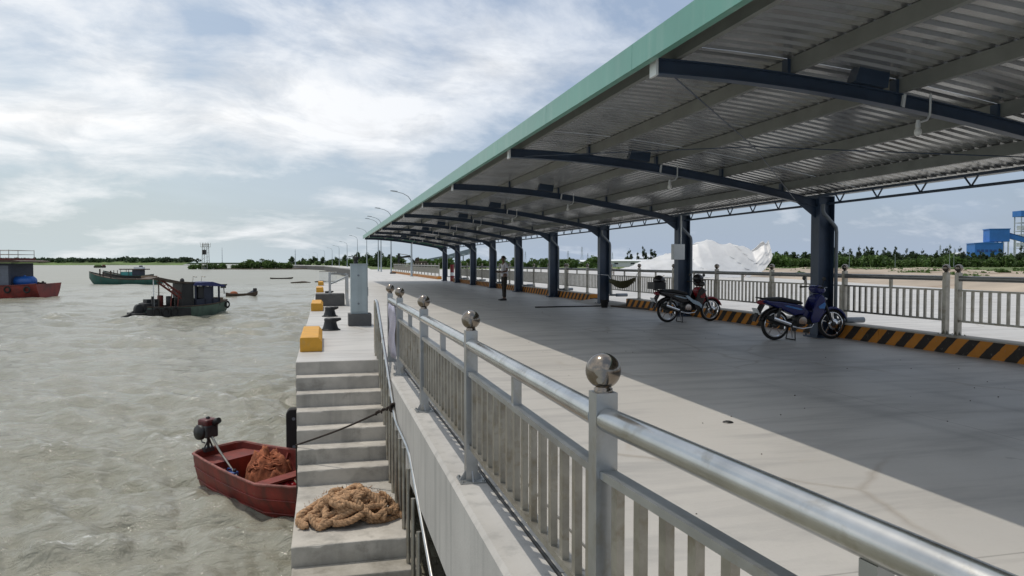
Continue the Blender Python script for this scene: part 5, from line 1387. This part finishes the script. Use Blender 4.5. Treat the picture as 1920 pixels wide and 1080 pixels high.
cb.box(5.0,7.7,-1.0,-0.92,0.7,1.2).box(5.0,7.7,0.92,1.0,0.7,1.2).box(6.2,6.8,-0.98,0.98,1.2,2.1); cb.build('wheelhouse','cabin_dark',B)
MB().prism([(4.8,2.20),(8.1,2.08),(8.15,2.18),(6.8,2.46),(5.0,2.42)],-1.25,1.25,'y').build('tarpaulin_roof','blue_tarp',B,bevel=0.03)
for k in range(2): MB().tube([(5.3+0.9*k,0,2.42),(5.4+0.9*k,0.1,2.85),(5.8+0.9*k,0.1,2.8)],0.03,6).build('roof_rail','steel_dull',B)
for x_,y_,r_,h_ in ((2.2,0.5,0.28,0.9),(2.75,-0.2,0.28,0.85),(3.3,0.6,0.3,0.7)): MB().lathe([(0,0.6),(r_,0.6),(r_,0.6+h_),(0,0.62+h_)],12,(x_,y_,0)).build('drum','rust_red' if x_<2.5 else 'hull_dark',B)
MB().box(7.7,8.3,-0.5,0.4,0.75,1.25).build('bow_crate','wood',B)
for k in range(4): MB().tube([(5.0+0.8*k,1.25,2.2),(5.0+0.8*k,1.3,1.3)],0.03,6).build('hanging_line','wood_dark',B)
MB().sphere((4.3,0.2,2.52),0.22,10,8).build('roof_bundle','hull_dark',B)
MB().tube([(8.75+0.22*math.cos(a),-0.5,0.7+0.22*math.sin(a)) for a in np.linspace(0,2*PI,15)],0.08,8).build('bow_tyre','rubber',B)

B=boat('small_sampan','small dark sampan with raised engine towed behind the dredging boat',-32.2,84,-0.03)
long_hull(3.6,0.8,0.28,0.55,0.4,'wood_dark',B,deck='wood',keel=-0.1)
MB().sphere((0.9,0,0.35),0.35,10,8,sc=(1.3,0.7,0.7)).build('orange_bundle','net_orange',B)
MB().box(-0.55,-0.05,-0.2,0.2,0.95,1.4).tube([(-0.2,0,0.3),(-0.25,0,1.0)],0.06,6).box(-0.75,0.1,-0.15,0.15,1.25,1.4).build('tilted_engine','hull_dark',B,bevel=0.03)
MB().box(3.1,3.5,-0.15,0.15,0.45,0.95).build('bow_bundle','hull_dark',B,bevel=0.08); MB().prism([(2.2,0.25),(3.2,0.75),(3.1,0.25)],-0.2,0.2,'y').build('grey_sheet','cabin_grey',B)
B=boat('moored_punt','thin dark punt lying on the water before the sea wall',-57,176,0.0)
long_hull(5.4,0.9,0.22,0.4,0.3,'hull_dark',B,keel=-0.05)
for i,(x,zc,L) in enumerate(((545,141,3.2),(590,147,1.6))):
    T=thing('floating_log','dark driftwood raft floating off the quay, '+('the longer one' if i==0 else 'the short piece nearest the yellow blocks'),'driftwood',tuple(site(px(x,zc),zc,WZ)),-YAW)
    mb=MB()
    for k in range(5): mb.tube([(k*0.3,0.15*k,0.06),(L*0.6+k*0.2,0.1*k,0.16+0.06*(k%2)),(L+k*0.1,0.15*k,0.08)],[0.10,0.13,0.07],7)
    mb.build('log','wood_dark',T)

# ================================================================== BEACON TOWER, MASTS
T=thing('beacon_tower','slim beacon tower with dark daymark panel on the river islet','beacon tower',tuple(site(px(386,440),440,-2.0)),-YAW)
for x in (-1.6,1.6):
    for y in (-1.6,1.6): MB().tube([(x,y,-1),(x*0.8,y*0.8,15.0)],0.17,6).build('leg','steel_dull',T)
MB().box(-1.1,1.1,-1.75,-1.6,8.4,11.2).build('daymark','hull_dark',T)
MB().box(-2.1,2.1,-2.1,2.1,12.8,13.0).build('platform','steel_dull',T)
r=MB()
for x in (-2,-0.7,0.7,2):
    for y in (-2,2): r.tube([(x,y,13),(x*1.1,y*1.1,15.4)],0.09,5)
r.bar((-2,-2,14.4),(2,-2,14.4),0.1,0.1).bar((-2,2,14.4),(2,2,14.4),0.1,0.1); r.build('platform_railing','steel_dull',T)
br=MB()
for i in range(5):
    for y in (-1.5,1.5): br.bar((-1.55,y,0.5+2.4*i),(1.5,y,2.9+2.4*i),0.1,0.1)
br.build('brace','steel_dull',T)
tag(MB().lathe([(0.0,0),(0.9,0),(0.9,1.2),(0,1.3)],12).build('beacon_footing','concrete_dark',None,loc=tuple(site(px(386,438),437,-2.4))),'round concrete footing in the water before the beacon tower','footing')
def mast(x,zc,h,label,z0=-1): 
    T=thing('radio_mast',label,'mast',tuple(site(px(x,zc),zc,z0)),-YAW)
    MB().tube([(0,0,0),(0,0,h)],[0.35,0.12],6).build('pole','pylon',T)
    for k in range(4): MB().bar((-0.6,0,h*(0.4+0.15*k)),(0.6,0,h*(0.4+0.15*k)),0.12,0.12).build('crossarm','pylon',T)
mast(417,700,17,'thin pale radio mast right of the beacon tower')
mast(554,520,12,'short dark mast above the trees behind the sea wall')
def pylon(x,zc,h,label):
    T=thing('power_pylon',label,'pylon',tuple(site(px(x,zc),zc,0)),-YAW+0.4,'hazy power pylons inland')
    mb=MB(); b0=h*0.11
    lev=[(0,b0),(h*0.3,b0*0.62),(h*0.6,b0*0.3),(h,b0*0.12)]
    for (z0,w0),(z1,w1) in zip(lev,lev[1:]):
        for a,c in ((-1,-1),(1,-1),(1,1),(-1,1)):
            mb.bar((a*w0,c*w0,z0),(a*w1,c*w1,z1),0.22,0.22)
        for a in (-1,1): mb.bar((-w0,a*w0,z0),(w1,a*w1,z1),0.14,0.14).bar((w0,a*w0,z0),(-w1,a*w1,z1),0.14,0.14)
    mb.build('lattice','pylon',T)
    for z,w_ in ((h*0.62,b0*1.4),(h*0.76,b0*1.2),(h*0.9,b0*1.0)): MB().bar((-w_,0,z),(w_,0,z),0.25,0.25).build('crossarm','pylon',T)
for i,(x,zc,h) in enumerate(((1065,1500,26),(1091,1500,34),(1102,1700,24),(1148,1600,24),(1762,1100,28),(1790,1200,24),(985,1600,26))):
    pylon(x,zc,h,'hazy lattice power pylon '+('seen between the canopy columns','tallest of those between the canopy columns','just right of the tallest pylon','left of the white tarpaulin','above the casuarina belt','left of the blue factory','behind the standing man')[i])

# ================================================================== STREET LAMPS
LP=[(9.3,82.2),(9.3,108),(9.3,127.5),(9.3,134),(9.3,171),(9.2,217),(8.1,278),(6.5,343),(4,395),(.3,464),(-4.9,563),(-13.4,715),(-24,896)]
def lamp_proto():
    p=MB().lathe([(0.0,0),(0.22,0),(0.22,0.03),(0.12,0.05),(0.11,1.2),(0.055,8.0)],10).mesh('pole'); 
    a=MB().tube([(0,0,7.95),(-0.06,0,8.35),(-0.35,0,8.75),(-0.9,0,9.05),(-1.6,0,9.22)],[0.05,0.05,0.045,0.04,0.035],8).mesh('arm')
    h=MB().prism([(-1.5,9.17),(-2.25,9.27),(-2.28,9.33),(-2.1,9.36),(-1.5,9.29)],-0.14,0.14,'y').mesh('lamp_head')
    for me in (p,a,h): me.materials.append(M['lamp'])
    return p,a,h
lm=lamp_proto()
for i,(x,y) in enumerate(LP):
    T=thing('street_lamp','grey street lamp with curved arm, the '+ORD[i]+' along the promenade','street lamp',(x,y,0),0,'street lamps along the promenade')
    if i>5: T.scale=(1.25,1.25,1)
    for n_,me in zip(('pole','arm','lamp_head'),lm):
        o=bpy.data.objects.new(n_,me); COL.objects.link(o); o.parent=T
# thin posts on the sand
for i,(x,zc,h) in enumerate(((1592,200,4.4),(1678,205,4.0),(1780,200,6.6),(1788,210,5.8))):
    tag(MB().tube([(0,0,-0.3),(0,0,h)],[0.07,0.05],6).build('marker_pole','lamp',None,loc=tuple(site(px(x,zc),zc,0))),'thin pale pole on the sand, '+('leftmost beside the nearest canopy column','second from the left','tall one in front of the factory end','right one of the close pair')[i],'pole','thin poles on the sand')

# ================================================================== TARPAULIN HEAP
def tarp():
    zc=80; P0=site(px(1150,zc),zc,0); P1=site(px(1440,zc),zc,0)
    T=thing('white_tarpaulin','huge billowing white tarpaulin stretched over a heap beyond the right fence','tarpaulin',tuple(P0),-YAW)
    L=(P1-P0).length
    prof_x=[0,.05,.20,.35,.47,.53,.60,.66,.74,.80,.86,.89,.94,.965,.985,1.0]
    prof_z=[.62,.85,1.70,2.50,3.15,3.80,4.05,3.75,3.55,3.60,3.10,2.85,3.70,4.0,3.55,4.0]
    bot_z=[.55,.5,.35,.10,.0,.0,.0,.0,.0,.05,.3,.5,.9,1.3,1.7,2.3]
    nu,nv=150,40; v=[];f=[]
    for i in range(nu):
        u=i/(nu-1); top=np.interp(u,prof_x,prof_z); bo=np.interp(u,prof_x,bot_z)
        for j in range(nv):
            s=-1+1.22*j/(nv-1)
            q=abs(s)
            zz=bo+(top-bo)*(1-q**1.05)
            dep=5.4*s*(0.35+0.65*math.sin(PI*min(1,0.1+0.9*u)))
            wv=u*7+s*1.6+0.7*noise.noise(Vector((u*4,s*1.5,2))); rid=0.45*(0.5+0.5*math.sin(wv*2*PI))**2+0.5*abs(noise.noise(Vector((u*11-s*4,s*2.2,3.3))))+0.30*(0.5+0.5*math.sin((u*17-s*3.2)*2*PI))*abs(noise.noise(Vector((u*6,s*3,8))))+0.22*abs(noise.noise(Vector((u*34+s*9,s*5,1))))-0.25
            k=min(1,(1-q)*4+0.25)*min(1,u*6)
            v.append((u*L+0.25*rid*k+(0.8*s*max(0,u-0.8)),dep+0.9*rid*k,max(0.0,zz+0.55*(rid-0.2)*k)))
    for i in range(nu-1):
        for j in range(nv-1): f.append((i*nv+j,i*nv+j+1,(i+1)*nv+j+1,(i+1)*nv+j))
    o=MB().add(v,f,True).build('sheet','tarp_white',T)
    for u,s in ((0.0,0),(0.3,-1),(0.55,-1),(0.8,-1)):
        MB().tube([(u*L,4.0*s,0.45),(u*L-0.8,4.4*s,-0.05)],0.03,6).build('guy_rope','rope_tan',T)
    MB().tube([(0.05,0,-0.1),(0.05,0,0.75)],0.06,6).build('stake','wood_dark',T)
tarp()

# ================================================================== BUILDINGS INLAND
def shed(name,label,x0,x1,zc,ytop,wallm,roofm,depth=14,pitch=1.2,h=None):
    a=px(x0,zc); b_=px(x1,zc); T=thing(name,label,'building',tuple(site(a,zc,-0.1)),-YAW)
    W=b_-a; H=h
    MB().box(0,W,0,depth,0,H).build('wall',wallm,T)
    MB().prism([(-0.5,H),(depth/2,H+pitch),(depth+0.5,H),(depth+0.5,H+0.2),(depth/2,H+pitch+0.2),(-0.5,H+0.2)],-0.4,W+0.4,'x').build('roof',roofm,T)
    n=max(2,int(W/6))
    for i in range(n):
        x=W*(i+0.5)/n; fr=MB().box(x-0.9,x+0.9,-0.06,-0.01,H*0.45,H*0.8).build('window','white_metal',T); MB().box(x-0.8,x+0.8,-0.08,-0.06,H*0.48,H*0.77).build('pane','skyglass',fr)
    MB().box(W*0.08,W*0.08+1.6,-0.07,-0.01,0,H*0.6).build('door','grey_metal',T)
shed('low_building','long low white-roofed building left of the white tarpaulin',1140,1232,300,486,'plaster','white_metal',h=2.2,pitch=0.6)
shed('low_building','small white shed on the grassland between the canopy columns',1090,1109,330,486,'plaster','white_metal',h=2.0,pitch=0.7,depth=8)
shed('low_building','pale small shed behind the casuarina belt beside the blue factory',1788,1806,420,470,'plaster','white_metal',h=6.6,pitch=0.6,depth=8)
shed('low_building','hazy flat building behind the standing man',1072,1086,700,486,'roof_grey','roof_grey',h=4.4,pitch=0.9)
# sloping conveyor gallery
T=thing('conveyor_gallery','sloping grey-blue conveyor gallery seen between the farthest canopy columns','conveyor',tuple(site(px(803,340),340,0)),-YAW)
MB().prism([(0,2.2),(8,2.9),(22,6.2),(22,8.4),(20,8.2),(8,4.9),(0,3.4)],-1.6,1.6,'y').build('gallery','roof_grey',T)
for x,h in ((4,2.4),(10,3.3),(16,4.7),(21,6.0)): MB().box(x-0.25,x+0.25,-1.2,-0.8,0,h).build('trestle','roof_grey',T)
for i in range(7): MB().box(1.5+i*2.8,3.0+i*2.8,-1.64,-1.6,(2.6+0.26*i*1.9),(3.1+0.26*i*1.9)).build('panel','pylon',T)
# blue factory
zc=420; T=thing('blue_factory','bright blue industrial plant with transfer tower and conveyor at the right edge','factory',tuple(site(px(1827,zc),zc,0)),-YAW-0.25)
MB().box(0,14,0,14,0,12.4).build('shed_wall','factory_blue',T)
MB().prism([(-0.3,12.4),(14.3,12.4),(14.3,12.7),(7,13.3),(-0.3,12.7)],-0.3,14.3,'y').build('shed_roof','factory_blue',T)
MB().box(7.5,17.5,1,11,13.4,20.2).build('transfer_house','factory_blue',T)
MB().box(7.2,17.8,0.7,11.3,20.2,20.7).build('transfer_roof','factory_blue',T)
for x in (14.6,17): 
    for y in (1.5,10.5): MB().box(x-0.3,x+0.3,y-0.3,y+0.3,0,13.4).build('column','plaster',T)
MB().bar((16.5,5,17.2),(36,2,10.8),3.0,2.6).build('conveyor','factory_blue',T)
MB().bar((17,5,18.7),(36,2,12.3),3.4,0.3).build('conveyor_roof','factory_dark',T)
for x,h in ((21,14.3),(27,12.3),(33,10.2)): MB().box(x-0.4,x+0.4,3,3.8,0,h).build('trestle','plaster',T)
for i in range(6): MB().box(1.0+i*2.1,2.4+i*2.1,-0.08,-0.02,7.6,9.0).build('window','factory_dark',T)
T=thing('lattice_tower','pale lattice tower with blue cap box beside the blue factory','tower',tuple(site(px(1913,440),440,0)),-YAW)
for x in (0,6):
    for y in (0,6): MB().box(x-0.25,x+0.25,y-0.25,y+0.25,0,30).build('leg','pylon',T)
for i in range(5):
    z=5+i*5; MB().box(-0.3,6.3,-0.3,6.3,z,z+0.35).build('floor','pylon',T)
    MB().bar((0,-0.1,z-5+0.4),(6,-0.1,z),0.25,0.25).build('brace','pylon',T)
MB().box(-0.8,9,-0.8,7,28.8,32.2).build('cap_box','factory_blue',T)
for i in range(3): MB().box(1,6,0.5,5.5,11+5*i,13.5+5*i).build('cabin_box','white_metal',T)

# excavator behind the fence
T=thing('excavator','dark excavator with raised arm standing beyond the far fence','excavator',tuple(site(px(787,190),190,0)),-YAW+PI+0.1)
for s in (-1,1): MB().prism([(-1.9,0.35),(-1.6,0.0),(1.6,0.0),(1.9,0.35),(1.6,0.8),(-1.6,0.8)],s*1.1-0.28,s*1.1+0.28,'y').build('track','hull_dark',T,bevel=0.06)
MB().box(-1.9,1.2,-1.25,1.25,0.95,1.9).build('body','wood_dark',T,bevel=0.1)
cab=MB().prism([(0.1,1.0),(1.3,1.0),(1.4,1.9),(1.0,2.8),(0.1,2.8)],-1.25,-0.3,'y').build('cab','wood_dark',T,bevel=0.06)
MB().prism([(0.3,1.75),(1.2,1.75),(0.95,2.6),(0.3,2.6)],-1.27,-1.25,'y').build('pane','skyglass',cab)
MB().prism([(0.9,1.5),(1.2,1.3),(2.6,2.9),(5.4,2.6),(5.45,2.95),(2.5,3.5)],-0.2,0.3,'y').build('boom','hull_dark',T,bevel=0.04)
MB().prism([(4.9,3.9),(5.5,3.95),(5.6,2.2),(5.35,0.9),(5.1,0.9)],-0.2,0.3,'y').build('stick','hull_dark',T,bevel=0.04)
MB().prism([(5.0,1.0),(5.7,1.0),(5.6,0.4),(5.1,0.15),(4.6,0.45)],-0.45,0.55,'y').build('bucket','hull_dark',T,bevel=0.04)
MB().tube([(1.6,0.05,1.6),(2.9,0.05,2.8)],0.08,8).tube([(3.0,0.05,3.5),(4.9,0.05,3.75)],0.08,8).build('hydraulic_ram','steel_dull',T)

# loose bits on the deck
for i,(x,y,a) in enumerate(((9.2,104.0,0.3),(9.4,23.2,1.2))):
    pass
tag(MB().tube([(0.33*math.cos(a),0.33*math.sin(a),0.10) for a in np.linspace(0,2*PI,21)],0.10,8).build('old_tyre','rubber',None,loc=(9.1,103,0.0)),'old black tyre lying on the sunlit deck before the shrubs','tyre')
